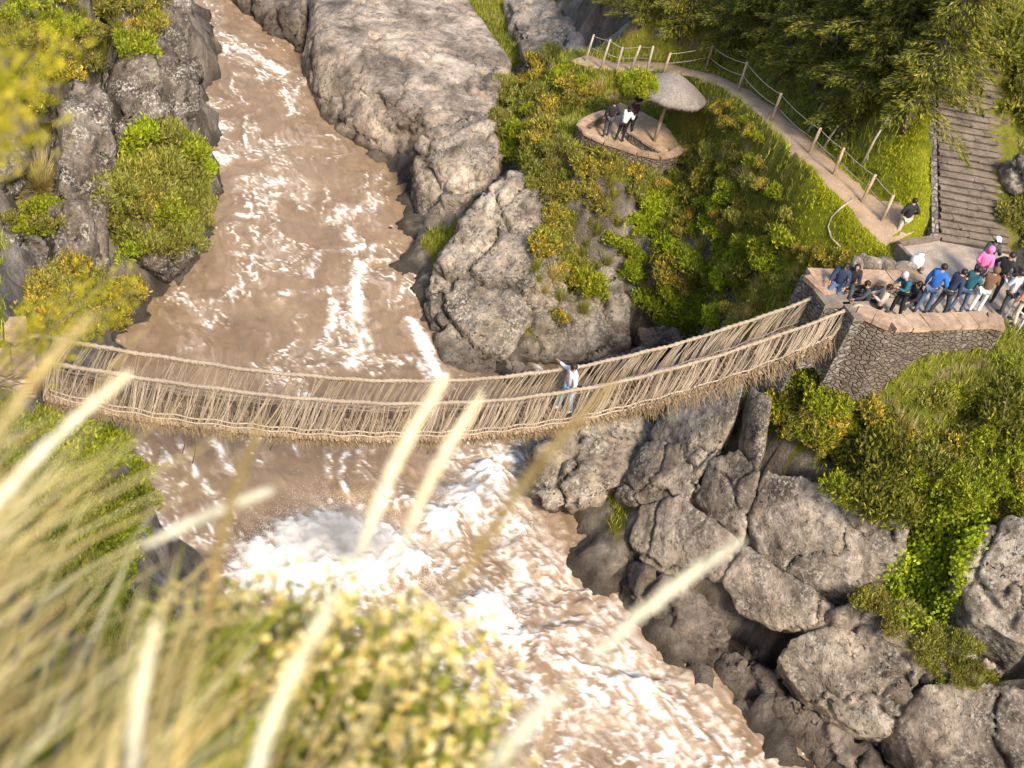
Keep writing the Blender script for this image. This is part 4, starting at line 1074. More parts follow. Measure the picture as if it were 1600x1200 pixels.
for j in range(7):
    for k in range(na): f.append((b0+j*na+k, b0+(j+1)*na+k, b0+(j+1)*na+(k+1) % na, b0+j*na+(k+1) % na))
mb = MB(); mb.add(v, f, 0, True); wparent(mb.build('thatch_roof', THATCH), sh)
mb = MB()
for k in range(5200):
    a = rr.uniform(0, 2*math.pi); f0 = rr.random()**.6*.93; f1_ = min(1.045, f0+rr.uniform(.10, .25)); q_ = []
    for ff_ in (f0, f1_):
        z = EZ+AP*(1-min(ff_, 1)**1.35)-.10*max(0, ff_-.8)*3; r_ = RADI*ff_
        q_.append(np.array([PB[0]+r_*math.cos(a), PB[1]+r_*math.sin(a), PB[2]+z+rr.uniform(.0, .035)-(.10 if ff_ > 1 else 0)-.2*r_*math.sin(a)]))
        a += rr.uniform(-.03, .03)
    sd_ = np.array([-math.sin(a), math.cos(a), 0])*rr.uniform(.006, .016)
    mb.add([q_[0]-sd_, q_[0]+sd_, q_[1]+sd_, q_[1]-sd_], [(0, 1, 2, 3)])
straw_ = mb.build('straw', THATCH); roof_ = [o for o in sh.children if o.name.startswith('thatch_roof')][0]; straw_.parent = roof_; straw_.matrix_parent_inverse = Matrix.Translation(-sh.location)
mb = MB()
for k in range(8):
    a = 2*math.pi*k/8+.3; c = PB+np.array([0, 0, 1.75]); e = PB+np.array([math.cos(a)*1.2, math.sin(a)*1.2, 2.12])
    mb.tube([c, e], .03, 6)
wparent(mb.build('rafters', WOOD), sh)

# ------------------------------------------------------------------ fences, poles, railing
def fence(label, posts, hgt, mat, rope_h=(.55, .95), rad=.05, lean=.04):
    t = empty('post_fence', tuple(posts[0])); tag(t, label, 'fence'); r_ = random.Random(len(posts))
    tops = []
    for q in posts:
        h = hgt*r_.uniform(.9, 1.12); d = np.array([r_.uniform(-lean, lean), r_.uniform(-lean, lean), 0])*h
        q = np.array([q[0], q[1], float(ground(q[0], q[1]))])
        mb = MB(); mb.tube([q-np.array([0, 0, .3]), q+d*.5+np.array([0, 0, h*.5]), q+d+np.array([0, 0, h])], [rad*1.05, rad, rad*.85], 7)
        wparent(mb.build('post', mat), t); tops.append((q, d, h))
    for rh in rope_h:
        mb = MB()
        for (a, da, ha), (b_, db, hb) in zip(tops[:-1], tops[1:]):
            p0 = a+da*rh+np.array([0, 0, ha*rh]); p1 = b_+db*rh+np.array([0, 0, hb*rh])
            mb.tube([p0+(p1-p0)*s_+np.array([0, 0, -.22*s_*(1-s_)*np.linalg.norm(p1-p0)/2]) for s_ in np.linspace(0, 1, 7)], .014, 5)
        wparent(mb.build('rope_rail', WOODG), t)
fence('weathered post and rope fence along the uphill side of the earth path, below the trees', [hit(*a) for a in [(1034,121),(1101,113),(1152,144),(1204,190),(1263,242),(1301,276),(1345,318),(1376,350)]], 1.15, WOOD, rad=.055)
fence('short fence of leaning grey posts above the thatched shelter', [hit(*a) for a in [(914,97),(938,109),(962,113),(984,113),(1010,115)]], 1.25, WOODG, rad=.05, lean=.1)
for lb, (bx, by), h in (('pale bare pole standing in dark grass under the conifers', (1346, 258), 1.9), ('thin bare pole in the shade under the conifers, left of the pale pole', (1260, 212), 1.8), ('short bare stick in the shade beside the earth path', (1286, 234), 1.0)):
    q = hit(bx, by); mb = MB(); mb.tube([q-np.array([0, 0, .3]), q+np.array([.05, .02, h*.5]), q+np.array([.16, .03, h])], [.045, .038, .03], 7)
    tag(mb.build('bare_pole', WOODG), lb, 'pole')
q = [hit(*a) for a in [(1332,316),(1312,330),(1297,345),(1291,360),(1296,378),(1310,392)]]
mb = MB(); mb.tube([a+np.array([0, 0, .16]) for a in q], .03, 6); tag(mb.build('lawn_rope', WOODG), 'slack grey rope lying in a curve over the bright lawn', 'rope')
PIPE = plain('grey_metal_pipe', (.62, .60, .57), .45, .1)
t = empty('metal_railing', tuple(W(1572, 500, ZF))); tag(t, 'pale metal pipe railing with two rails at the right edge, beside the retaining wall', 'railing')
ra = [W(1568, 500, ZF-.1), W(1590, 517, ZF-.15), W(1613, 535, ZF-.2), W(1640, 556, ZF-.3)]
for q in ra:
    mb = MB(); mb.tube([q-np.array([0, 0, .3]), q+np.array([0, 0, 1.0])], .028, 8); wparent(mb.build('post', PIPE), t)
for h in (.55, 1.0):
    mb = MB(); mb.tube([q+np.array([0, 0, h]) for q in ra], .03, 8); wparent(mb.build('rail', PIPE), t)
SACK = plain('white_sack', (.72, .70, .66), .8, .12)
c = W(1430, 414, ZF+.05); mb = MB()
mb.tube([c+np.array([0, 0, -.05]), c+np.array([0, 0, .0]), c+np.array([0, 0, .16]), c+np.array([.01, 0, .30]), c+np.array([.02, 0, .36]), c+np.array([.03, .01, .44])], [.13, .19, .21, .17, .07, .10], 12)
tag(mb.build('white_sack', SACK), 'white tied sack standing on the gravel at the end of the parapet', 'sack')
# ------------------------------------------------------------------ people
SKIN = plain('skin', (.36, .20, .13), .6, .08)
_mats = {}
def cloth(name, col):
    if name not in _mats: _mats[name] = plain('cloth_'+name, col, .85, .18, 14)
    return _mats[name]
HAIR = plain('dark_hair', (.02, .015, .012), .5, .2)
EYE = plain('eye_dark', (.02, .015, .01), .3, .1)
SHOE = plain('shoe_leather', (.05, .04, .035), .6, .2)
def skin_mesh(verts, edges, radii, root=0, sub=1):
    me = bpy.data.meshes.new('tmp'); me.from_pydata([tuple(q) for q in verts], edges, [])
    o = bpy.data.objects.new('tmp', me); COL.objects.link(o)
    md = o.modifiers.new('s', 'SKIN'); md.use_smooth_shade = True
    for i, r_ in enumerate(radii):
        sv = me.skin_vertices[0].data[i]; sv.radius = r_ if hasattr(r_, '__len__') else (r_, r_); sv.use_root = (i == root)
    s2 = o.modifiers.new('u', 'SUBSURF'); s2.levels = sub; s2.render_levels = sub
    dg = bpy.context.evaluated_depsgraph_get(); dg.update()
    e = bpy.data.meshes.new_from_object(o.evaluated_get(dg))
    bpy.data.objects.remove(o); bpy.data.meshes.remove(me)
    return e
def pose_joints(p):
    """joints of a 1.70 m figure, facing +Y, x to its right; p: pose dict"""
    sit = p.get('sit', 0); st = p.get('stride', .06); lean = p.get('lean', 0.); tw = p.get('turn', 0.)
    J = {}
    hip = .92 if not sit else .50
    J['pelvis'] = Vector((0, 0, hip)); 
    def up(dz, fwd): return Vector((p.get('side', 0.)*dz, math.sin(lean)*dz+fwd, hip+math.cos(lean)*dz))
    J['waist'] = up(.16, 0); J['chest'] = up(.38, .01); J['neck'] = up(.55, .0); J['head'] = up(.67, .02+p.get('nod', 0)*.3); J['crown'] = up(.77, .02+p.get('nod', 0)*.5)
    for s, k in ((-1, 'l'), (1, 'r')):
        J['sh'+k] = up(.49, 0)+Vector((s*.17, 0, 0))
        J['hp'+k] = J['pelvis']+Vector((s*.095, 0, -.04))
        if sit:
            J['kn'+k] = J['hp'+k]+Vector((s*.05, .42, .0)); J['an'+k] = J['kn'+k]+Vector((0, .02, -.40)); J['to'+k] = J['an'+k]+Vector((0, .16, -.04))
        else:
            d = st*s
            J['kn'+k] = Vector((s*.105, d*.9+.03+abs(st)*.12, .50)); J['an'+k] = Vector((s*.11, d*1.7-.02, .09)); J['to'+k] = Vector((s*.125, d*1.7+.13, .035))
        a = p.get('arm'+k, 'hang')
        if a == 'hang': e, h = Vector((s*.07, -.03, -.28)), Vector((s*.01, .07, -.24))
        elif a == 'hip': e, h = Vector((s*.16, -.08, -.24)), Vector((-s*.12, .14, -.12))
        elif a == 'front': e, h = Vector((s*.05, .08, -.26)), Vector((-s*.08, .22, .08))
        elif a == 'phone': e, h = Vector((s*.06, .14, -.22)), Vector((-s*.06, .14, .20))
        elif a == 'rail': e, h = Vector((s*.22, .04, -.15)), Vector((s*.20, .06, -.02))
        elif a == 'reach': e, h = Vector((s*.20, .08, -.10)), Vector((s*.20, .06, .0))
        elif a == 'swing': e, h = Vector((s*.06, -.14, -.24)), Vector((0, -.05, -.25))
        elif a == 'knee': e, h = Vector((s*.08, .14, -.22)), Vector((-s*.02, .22, -.10))
        J['el'+k] = J['sh'+k]+e; J['wr'+k] = J['el'+k]+h
    return J
def person(label, foot, face, h, top, legs, pose=None, hair='hair', hat=None, group=None, longc=False, shoe=None):
    p = pose or {}; J = pose_joints(p); sc = h/1.70
    root = empty('person', tuple(foot), face); root.scale = (sc, sc, sc)
    tag(root, label, 'person', group)
    names = ['pelvis', 'waist', 'chest', 'neck', 'head', 'crown']
    V = [J[n] for n in names]; rad = [(.125, .10), (.115, .09), (.14, .10), .052, (.078, .092), (.066, .075)]
    E = [(0, 1), (1, 2), (2, 3), (3, 4), (4, 5)]
    def chain(start, ns, rs):
        prev = start
        for n, r_ in zip(ns, rs):
            V.append(J[n]); rad.append(r_); E.append((prev, len(V)-1)); prev = len(V)-1
        return prev
    hands = []
    for k in 'lr':
        chain(2, ['sh'+k, 'el'+k, 'wr'+k], [.062, .042, .028])
        d = (J['wr'+k]-J['el'+k]).normalized(); J['ha'+k] = J['wr'+k]+d*.085
        V.append(J['ha'+k]); rad.append((.034, .018)); E.append((len(V)-2, len(V)-1)); hands.append((k, d))
        chain(0, ['hp'+k, 'kn'+k, 'an'+k], [.085, .056, .038])
    bm = skin_mesh(V, E, rad)
    # face and fingers belong to the same body mesh
    mb = MB()
    mb.v = [tuple(q.co) for q in bm.vertices]; mb.f = [list(q.vertices) for q in bm.polygons]; mb.m = [0]*len(mb.f); mb.sm = [True]*len(mb.f)
    hd = J['head']; mb.ball(hd+Vector((0, .098, -.012)), (.013, .02, .022), 0, 6, 5)
    for s in (-1, 1):
        mb.ball(hd+Vector((s*.032, .083, .018)), .012, 1, 6, 5); mb.ball(hd+Vector((s*.083, .0, 0)), (.012, .024, .034), 0, 6, 5)
    mb.ball(hd+Vector((0, .084, -.05)), (.026, .010, .007), 2, 6, 4)
    for k, d in hands:
        b0 = J['ha'+k]; side = d.cross(Vector((0, 1, .2))).normalized(); pn_ = d.cross(side).normalized()
        curl = pn_ if pn_.y > 0 else -pn_
        for q, (o, L_) in enumerate(((-.024, .062), (-.008, .074), (.008, .070), (.023, .055))):
            a = b0+side*o+d*.012; m1 = a+d*L_*.5+curl*.006; e = m1+(d*.75+curl*.65).normalized()*L_*.5
            mb.tube([a-d*.02, a, m1, e], [.009, .009, .0085, .006], 5)
        th = 1 if k == 'l' else -1
        a = b0+side*.026*th-d*.04; m1 = a+(side*th*.8+d*.7+curl*.3).normalized()*.034; mb.tube([a, m1, m1+(d+curl*.4).normalized()*.03], [.011, .010, .007], 5)
    mb.build('body', [SKIN, EYE, cloth('lip', (.25, .09, .07))], root); bpy.data.meshes.remove(bm)
    # jacket or shirt
    V2 = [J['pelvis']+Vector((0, 0, -.16 if longc else -.02)), J['waist'], J['chest'], J['neck']-Vector((0, .0, .02))]
    r2 = [(.155, .13), (.15, .13), (.18, .15), (.098, .095)]; E2 = [(0, 1), (1, 2), (2, 3)]
    for k in 'lr':
        w = J['wr'+k]
        V2 += [J['sh'+k], J['el'+k], w]; i = len(V2)
        r2 += [.092, .06, .043]; E2 += [(2, i-3), (i-3, i-2), (i-2, i-1)]
    jm = skin_mesh(V2, E2, r2); link('jacket', jm, top, root)
    V3 = [J['pelvis']+Vector((0, 0, .03))]; r3 = [(.145, .118)]; E3 = []
    for k in 'lr':
        V3 += [J['hp'+k], J['kn'+k], J['an'+k]]; i = len(V3); r3 += [.10, .07, .055]; E3 += [(0, i-3), (i-3, i-2), (i-2, i-1)]
    tm = skin_mesh(V3, E3, r3); link('trousers', tm, legs, root)
    for k in 'lr':
        sm = skin_mesh([J['an'+k]-(J['to'+k]-J['an'+k])*.22+Vector((0, 0, -.03)), J['an'+k]*.5+J['to'+k]*.5, J['to'+k]], [(0, 1), (1, 2)], [.046, .044, .034]); link('shoe', sm, shoe or SHOE, root)
    mb = MB()
    c = J['head']+Vector((0, -.018, .03))
    if hat is None or hat[0] != 'hood':
        mb.ball(c, (.098, .104, .100), 0, 10, 8)
        if hair == 'long': mb.tube([c+Vector((0, -.05, -.02)), c+Vector((0, -.085, -.14)), c+Vector((0, -.09, -.26))], [.085, .08, .05], 8)
        mb.build('hair', HAIR, root)
    if hat:
        mb = MB(); c = J['crown']+Vector((0, -.01, -.02))
        if hat[0] == 'brim':
            mb.tube([c+Vector((0, 0, .0)), c+Vector((0, 0, .005)), c+Vector((0, 0, .02)), c+Vector((0, 0, .10)), c+Vector((0, 0, .125))], [.19, .195, .115, .10, .05], 14)
        elif hat[0] == 'cap':
            mb.ball(c, (.108, .112, .08), 0, 10, 6); mb.box(c+Vector((0, .13, .0)), (.13, .12, .012))
        elif hat[0] == 'hood':
            mb.ball(J['head']+Vector((0, -.025, .03)), (.118, .118, .128), 0, 10, 8)
        mb.build('hat' if hat[0] != 'hood' else 'hood', hat[1], root)
    return root, J, sc
NAVY = cloth('navy', (.025, .035, .065)); BLUE = cloth('royal_blue', (.02, .10, .32)); BLACK = cloth('black', (.018, .018, .02)); DARK = cloth('charcoal', (.05, .052, .058))
JEANS = cloth('jeans', (.075, .11, .19)); TEAL = cloth('dark_teal', (.02, .085, .11)); WHITE = cloth('white', (.68, .67, .66)); BEIGE = cloth('beige', (.45, .37, .29))
PINK = cloth('pink', (.75, .16, .36)); BROWN = cloth('brown', (.14, .075, .045)); GREY = cloth('grey', (.36, .35, .37)); ORANGE = cloth('salmon', (.62, .24, .14)); MAROON = cloth('maroon', (.05, .014, .02))
PALEB = cloth('pale_blue', (.40, .50, .62)); SKYB = cloth('sky_blue', (.33, .50, .66)); KHAKI = cloth('khaki', (.48, .40, .30)); LIGHT = cloth('pale_shirt', (.55, .56, .60))
TOWC = math.atan2(0-9, 0-(-30))   # unused helper angle
def facing(dx, dy): return math.atan2(-dx, dy)      # rotation that turns +Y towards (dx,dy)
G1 = 'people crowded on the stone terrace'
cr_ = [  # label, px, py (feet), facing dir, height, top, legs, pose, extras
 ('person in a dark navy jacket sitting on the left end of the parapet', 1309, 449, (-.3,-1), 1.62, NAVY, JEANS, dict(sit=1, arml='knee', armr='knee', nod=.2), {}),
 ('person in black sitting second on the parapet with head bowed', 1327, 447, (-.2,-1), 1.62, BLACK, DARK, dict(sit=1, arml='front', armr='front', nod=.3, lean=.15), {}),
 ('person in a dark jacket crouching at the bridge gateway', 1350, 478, (-1,-.2), 1.55, DARK, NAVY, dict(sit=1, lean=.35, arml='knee', armr='knee'), {}),
 ('person in a pale beige top leaning back near the bridge gateway', 1368, 484, (-1,.1), 1.62, BEIGE, BLACK, dict(sit=1, lean=-.12, arml='front', armr='knee'), {}),
 ('person in a dark teal jacket bending at the front wall', 1396, 492, (-.9,-.5), 1.60, TEAL, BLACK, dict(lean=.45, arml='front', armr='front', nod=.2), dict(hat=('hood', GREY))),
 ('person in black with a bag sitting by the wall behind the blue jacket', 1424, 478, (-.8,-.5), 1.58, BLACK, DARK, dict(sit=1, lean=.2, arml='knee', armr='front'), dict(hair='long')),
 ('person in a bright royal blue jacket and jeans standing by the wall', 1436, 489, (.5,.9), 1.74, BLUE, JEANS, dict(lean=.1, armr='hip', arml='hang', stride=.07), {}),
 ('person in a charcoal coat and dark jeans leaning forward left of the teal jacket', 1462, 492, (.9,.5), 1.68, NAVY, DARK, dict(lean=.3, arml='front', armr='hang', stride=.1), {}),
 ('person in a teal jacket and blue jeans in the middle of the crowd', 1490, 489, (.7,.8), 1.66, TEAL, JEANS, dict(lean=.15, arml='hang', armr='front', stride=.08), {}),
 ('person with a bright pink hood and jacket at the back of the crowd', 1512, 456, (-.2,-1), 1.66, PINK, NAVY, dict(arml='front', armr='front'), dict(hat=('hood', PINK))),
 ('person in a white cap behind the pink hood', 1522, 440, (0,-1), 1.66, DARK, JEANS, dict(arml='phone', armr='front'), dict(hat=('cap', WHITE))),
 ('person in a brown jacket and white trousers at the front wall', 1519, 489, (.4,.9), 1.62, BROWN, WHITE, dict(lean=.2, arml='front', armr='front', stride=.05), dict(hat=('hood', BROWN))),
 ('tall person in a black jacket standing at the back, right of the pink hood', 1541, 470, (-.5,-.8), 1.80, BLACK, DARK, dict(arml='hip', armr='hip'), {}),
 ('person in a pale grey patterned sweater near the right edge', 1560, 494, (-.6,.7), 1.64, LIGHT, DARK, dict(arml='front', armr='front', lean=.1), {}),
 ('person in a salmon orange vest at the right edge beside the railing', 1580, 505, (-.7,.6), 1.66, ORANGE, KHAKI, dict(arml='hang', armr='front', lean=.12), {}),
 ('person in dark clothes half cut off at the right edge', 1598, 500, (-1,0), 1.66, BLACK, BLACK, dict(arml='front', armr='hang'), {}),
]
for lb, px, py, fd, h, tp, lg, ps, ex in cr_:
    zf = ZF
    f = W(px, py, zf)
    if ps.get('sit'):
        # seated: pelvis rests on the coping or on a low step
        f = W(px, py, ZC) if py < 455 else W(px, py, ZF)
        f = f-np.array([0, 0, .43 if py < 455 else .27])*1
        if py < 455: f[1] += .12
    person(lb, f, facing(*fd), h, tp, lg, ps, group=G1, **ex)
# group at the shelter
G2 = 'people on the viewing terrace of the thatched shelter'
person('person in a black jacket standing with back turned on the shelter terrace', W(945, 214, ZT), facing(-.3, .9), 1.66, BLACK, DARK, dict(arml='hang', armr='hip'), group=G2)
person('person in a white vest leaning forward on the shelter terrace', W(966, 221, ZT), facing(.5, .8), 1.58, WHITE, BLACK, dict(lean=.35, arml='front', armr='front'), group=G2, hair='long')
person('person in dark maroon standing behind the white vest on the shelter terrace', W(980, 212, ZT), facing(-.8, -.5), 1.70, MAROON, BLACK, dict(arml='phone', armr='front'), group=G2, hat=('brim', MAROON))
# man walking at the foot of the stairs
person('person in a black shirt and pale trousers walking up the path near the stairs', W(1399, 375, 13.62), facing(-.4, .9), 1.60, BLACK, KHAKI, dict(arml='hip', armr='hip', stride=.09), shoe=KHAKI)
# the walker on the bridge
ub = 13.35
fpos = bp(ub, .40, float(deck_z(ub))+.115)
person('person in white shirt and pale blue jeans crossing the bridge, holding the far rope', fpos, facing(-bu[0], -bu[1]), 1.68, WHITE, SKYB, dict(armr='reach', arml='hang', lean=.12, stride=.09, side=.05), shoe=WHITE)
# ------------------------------------------------------------------ foliage materials
def leaf_mat(name, stops, rough=.7, trans=.35, big=.35):
    m, nt, b = new_mat(name, rough, .2)
    g = nt.nodes.new('ShaderNodeNewGeometry')
    c = ramp(nt, g.outputs['Random Per Island'], stops)
    n = noise(nt, g.outputs['Position'], big, 4, .6)
    c = mixc(nt, .7, c, ramp(nt, n, [(.3, (.62, .66, .55)), (.5, (1, 1, 1)), (.7, (1.35, 1.22, 1.0))]), 'MULTIPLY')
    ln(nt, c, b.inputs['Base Color'])
    t = nt.nodes.new('ShaderNodeBsdfTranslucent'); ln(nt, mixc(nt, 1., c, (1.3, 1.35, .7), 'MULTIPLY'), t.inputs['Color'])
    mx = nt.nodes.new('ShaderNodeMixShader'); mx.inputs[0].default_value = trans
    ln(nt, b.outputs[0], mx.inputs[1]); ln(nt, t.outputs[0], mx.inputs[2])
    ln(nt, mx.outputs[0], nt.nodes['Material Output'].inputs['Surface'])
    return m
L_GREEN = leaf_mat('shrub_green', [(.0, (0.124, 0.155, 0.015)), (.5, (0.255, 0.292, 0.022)), (1, (0.473, 0.466, 0.041))])
L_DARK = leaf_mat('shrub_dark', [(.0, (0.071, 0.082, 0.016)), (.6, (0.169, 0.174, 0.024)), (1, (0.319, 0.288, 0.041))])
L_LIME = leaf_mat('shrub_lime', [(.0, (0.146, 0.195, 0.012)), (.5, (0.275, 0.342, 0.018)), (1, (0.439, 0.476, 0.037))])
L_OLIVE = leaf_mat('shrub_olive', [(.0, (0.123, 0.123, 0.022)), (.5, (0.241, 0.224, 0.045)), (1, (0.403, 0.347, 0.101))])
L_YEL = leaf_mat('yellow_flower', [(.0, (.50, .33, .02)), (.6, (.64, .46, .04)), (1, (.72, .58, .13))], big=.8)
L_STRAW = leaf_mat('dry_grass', [(.0, (0.257, 0.194, 0.068)), (.5, (0.484, 0.389, 0.151)), (1, (0.695, 0.591, 0.302))])
L_YG = leaf_mat('yellow_green_grass', [(.0, (0.138, 0.149, 0.021)), (.5, (0.270, 0.276, 0.046)), (1, (0.460, 0.420, 0.127))])
L_CON = leaf_mat('conifer_green', [(.0, (.045, .056, .009)), (.45, (.120, .130, .016)), (.85, (.25, .235, .028)), (1, (.38, .32, .05))], big=.5, trans=.3)
L_LAWN = leaf_mat('lawn_green', [(.0, (0.227, 0.257, 0.009)), (.5, (0.393, 0.413, 0.015)), (1, (0.573, 0.529, 0.031))])
BARK = fibre_mat('bark', (.075, .055, .04), (.20, .155, .115), 9, (1, 1, .25))

def quads(c, u, w):
    """leaf quads: centres, half length vectors, half width vectors -> diamond-ish leaves"""
    n = len(c)
    v = np.stack([c-u, c+w*1.0-u*.1, c+u, c-w*1.0-u*.1], 1).reshape(-1, 3)
    return v, np.arange(n*4).reshape(n, 4)
def rnd_unit(n, g):
    q = g.normal(size=(n, 3)); return q/np.linalg.norm(q, axis=1)[:, None]
def shrub_mesh(name, seed, n, leaf, flat=.8, lobes=9, flower=0., long_=1.6, upward=.5, spread=1.):
    """unit-radius shrub made of leaf clumps; material 0 leaves, 1 flowers, 2 twigs"""
    g = np.random.default_rng(seed)
    lc = g.uniform(-1, 1, (lobes, 3)); lc /= np.maximum(1, np.linalg.norm(lc, axis=1))[:, None]; lc *= .62*spread
    lc[:, 2] = np.abs(lc[:, 2])*flat+.12; lr = g.uniform(.26, .50, lobes)
    k = g.integers(0, lobes, n); d = rnd_unit(n, g); d[:, 2] = np.where(d[:, 2] < -.35, -d[:, 2], d[:, 2])
    rad = lr[k]*g.uniform(.45, 1.12, n)**.6
    # sub-clumps give light and dark gaps
    c = lc[k]+d*rad[:, None]*np.array([1, 1, .85])
    nz = fbm(c*4.5+seed, 2, seed)
    far_ = g.random(n) < .10; c[far_] += d[far_]*(g.uniform(.04, .24, far_.sum())*(.6+lr[k[far_]]))[:, None]
    keep = nz > -.07+.1*g.normal(size=n); c = c[keep]; d = d[keep]; n = len(c)
    u = rnd_unit(n, g)*.7+d*.6+np.array([0, 0, upward]); u /= np.linalg.norm(u, axis=1)[:, None]
    w = np.cross(u, rnd_unit(n, g)); w /= np.linalg.norm(w, axis=1)[:, None]+1e-9
    s = leaf*g.uniform(.6, 1.35, n)
    v, f = quads(c, u*(s*long_)[:, None], w*(s*.55)[:, None]); mi = np.zeros(n, int)
    if flower > 0:
        top = (d[:, 2] > .05) & (fbm(c*2.6+seed*2, 2, seed+5) > .0)
        mi[top & (g.random(n) < flower)] = 1
    vs = [v]; fs = [f]; ms = [mi]; b0 = len(v)
    # twigs: thin three-sided stems
    tv = []; tf = []
    for i in range(26):
        e = lc[i % lobes]+(rnd_unit(1, g)[0]+np.array([0, 0, .7]))*(.18+.34*(i > 13)); a = np.array([g.uniform(-.08, .08), g.uniform(-.08, .08), -.12])
        sd = np.cross(e-a, [0.3, .5, .2]); sd /= np.linalg.norm(sd); s2 = np.cross(e-a, sd); s2 /= np.linalg.norm(s2)
        o = b0+len(tv); tv += [a+sd*.022, a-sd*.011+s2*.019, a-sd*.011-s2*.019, e+sd*.006, e-sd*.006]
        tf += [(o, o+1, o+4, o+3), (o+1, o+2, o+4, o+4-0), (o+2, o, o+3, o+4)]
    tf = [q for q in tf if len(set(q)) == 4]
    vs.append(np.array(tv)); fs.append(np.array(tf)); ms.append(np.full(len(tf), 2))
    return np_mesh(name, np.concatenate(vs), np.concatenate(fs), False, np.concatenate(ms))
def tuft_mesh(name, seed, n, length=1., width=.02, splay=.8, droop=.5):
    """tussock of unit height: curved tapered blades"""
    g = np.random.default_rng(seed); v = []; f = []
    ph = g.uniform(0, 2*math.pi, n); sp = np.abs(g.normal(0, splay*.55, n)); L_ = length*g.uniform(.55, 1.1, n)
    r0 = .13*np.sqrt(g.random(n)); p0 = g.uniform(0, 2*math.pi, n)
    for i in range(n):
        dx, dy = math.cos(ph[i]), math.sin(ph[i]); b0 = np.array([r0[i]*math.cos(p0[i]), r0[i]*math.sin(p0[i]), -.05])
        sd = np.array([-dy, dx, 0])*width*g.uniform(.6, 1.3); o = len(v)
        for j, t in enumerate((0, .4, .75, 1)):
            h = L_[i]*(t*math.cos(sp[i])-droop*t*t*.45*sp[i]); r_ = L_[i]*(t*math.sin(sp[i])+droop*t*t*.25)
            q = b0+np.array([dx*r_, dy*r_, h]); ww = sd*(1-.85*t); v += [q-ww, q+ww]
        for j in range(3): f.append((o+2*j, o+2*j+1, o+2*j+3, o+2*j+2))
    return np_mesh(name, np.array(v), np.array(f))
KINDS = {}
def kind(key, name, meshes, mats):
    out = []
    for me in meshes:
        for m_ in mats: me.materials.append(m_)
        out.append(me)
    KINDS[key] = (name, out)
kind('A', 'shrub', [shrub_mesh('shrub', 1, 4560, 0.0525), shrub_mesh('shrub', 2, 4560, 0.0560, lobes=12), shrub_mesh('shrub', 3, 4180, 0.0490, .9, 7)], [L_GREEN, L_YEL, BARK])
kind('D', 'dark_shrub', [shrub_mesh('dark_shrub', 11, 4940, 0.0525, .9, 9), shrub_mesh('dark_shrub', 12, 4940, 0.0560, .8, 12)], [L_DARK, L_YEL, BARK])
kind('C', 'bright_shrub', [shrub_mesh('bright_shrub', 21, 4560, 0.0560, .8, 9), shrub_mesh('bright_shrub', 22, 4560, 0.0490, .8, 12)], [L_LIME, L_YEL, BARK])
kind('B', 'flowering_shrub', [shrub_mesh('flowering_shrub', 31, 4750, 0.0490, .8, 9, .62), shrub_mesh('flowering_shrub', 32, 4750, 0.0525, .8, 12, .5), shrub_mesh('flowering_shrub', 33, 4370, 0.0490, .9, 8, .7)], [L_OLIVE, L_YEL, BARK])
kind('O', 'olive_shrub', [shrub_mesh('olive_shrub', 41, 4560, 0.0490, .8, 10), shrub_mesh('olive_shrub', 42, 4560, 0.0490, .9, 8, .12)], [L_OLIVE, L_YEL, BARK])
kind('E', 'grass_tussock', [tuft_mesh('grass_tussock', 51, 260, 1, .016), tuft_mesh('grass_tussock', 52, 220, 1, .018, 1.0)], [L_YG])
kind('S', 'dry_tussock', [tuft_mesh('dry_tussock', 61, 320, 1, .014, 1.1), tuft_mesh('dry_tussock', 62, 240, 1, .016, .9)], [L_STRAW])
kind('G', 'yellow_green_shrub', [shrub_mesh('yellow_green_shrub', 71, 4940, 0.0420, .9, 10, .0, 2.2, .8), shrub_mesh('yellow_green_shrub', 72, 4940, 0.0420, .8, 13, .0, 2.2, .8)], [L_YG, L_YEL, BARK])

bpy.context.view_layer.update()
DG = bpy.context.evaluated_depsgraph_get(); DG.update()
def cast(px, py):
    d = Vector(ray(px, py)).normalized()
    o = Vector(CAM)+d*8
    ok, loc, nrm_, _, ob, _ = S.ray_cast(DG, o, d, distance=150)
    return (np.array(loc), np.array(nrm_), ob.name if ob else '') if ok else (None, None, '')
def in_poly(poly, x_, y_):
    r_ = False
    for (x0, y0), (x1, y1) in zip(poly, poly[1:]+poly[:1]):
        if (y0 > y_) != (y1 > y_) and x_ < (x1-x0)*(y_-y0)/(y1-y0)+x0: r_ = not r_
    return r_
prng = random.Random(77)
placed = []
def plant(key, p, size, label, cat, group, rz=None, squash=1., sink=.12, tilt=None):
    name, ms = KINDS[key]; me = prng.choice(ms)
    o = bpy.data.objects.new(name, me); COL.objects.link(o)
    o.location = (p[0], p[1], p[2]-sink*size); o.rotation_euler = (tilt or (prng.uniform(-.12, .12), prng.uniform(-.12, .12)))+(prng.uniform(0, 6.28) if rz is None else rz,)
    s_ = size*prng.uniform(.92, 1.08); o.scale = (s_, s_, s_*squash*prng.uniform(.85, 1.15))
    tag(o, label, cat, group); placed.append(o); return o
BAD = ('river', 'hand_rope', 'side_lacing', 'floor_mat', 'straw_fringe', 'pavement', 'footpath', 'step', 'body', 'jacket', 'trousers', 'coping', 'masonry', 'thatch', 'terrace', 'kerb', 'seat', 'side_wall', 'post', 'hat', 'hair', 'rope_rail', 'cap_stone', 'white_sack')
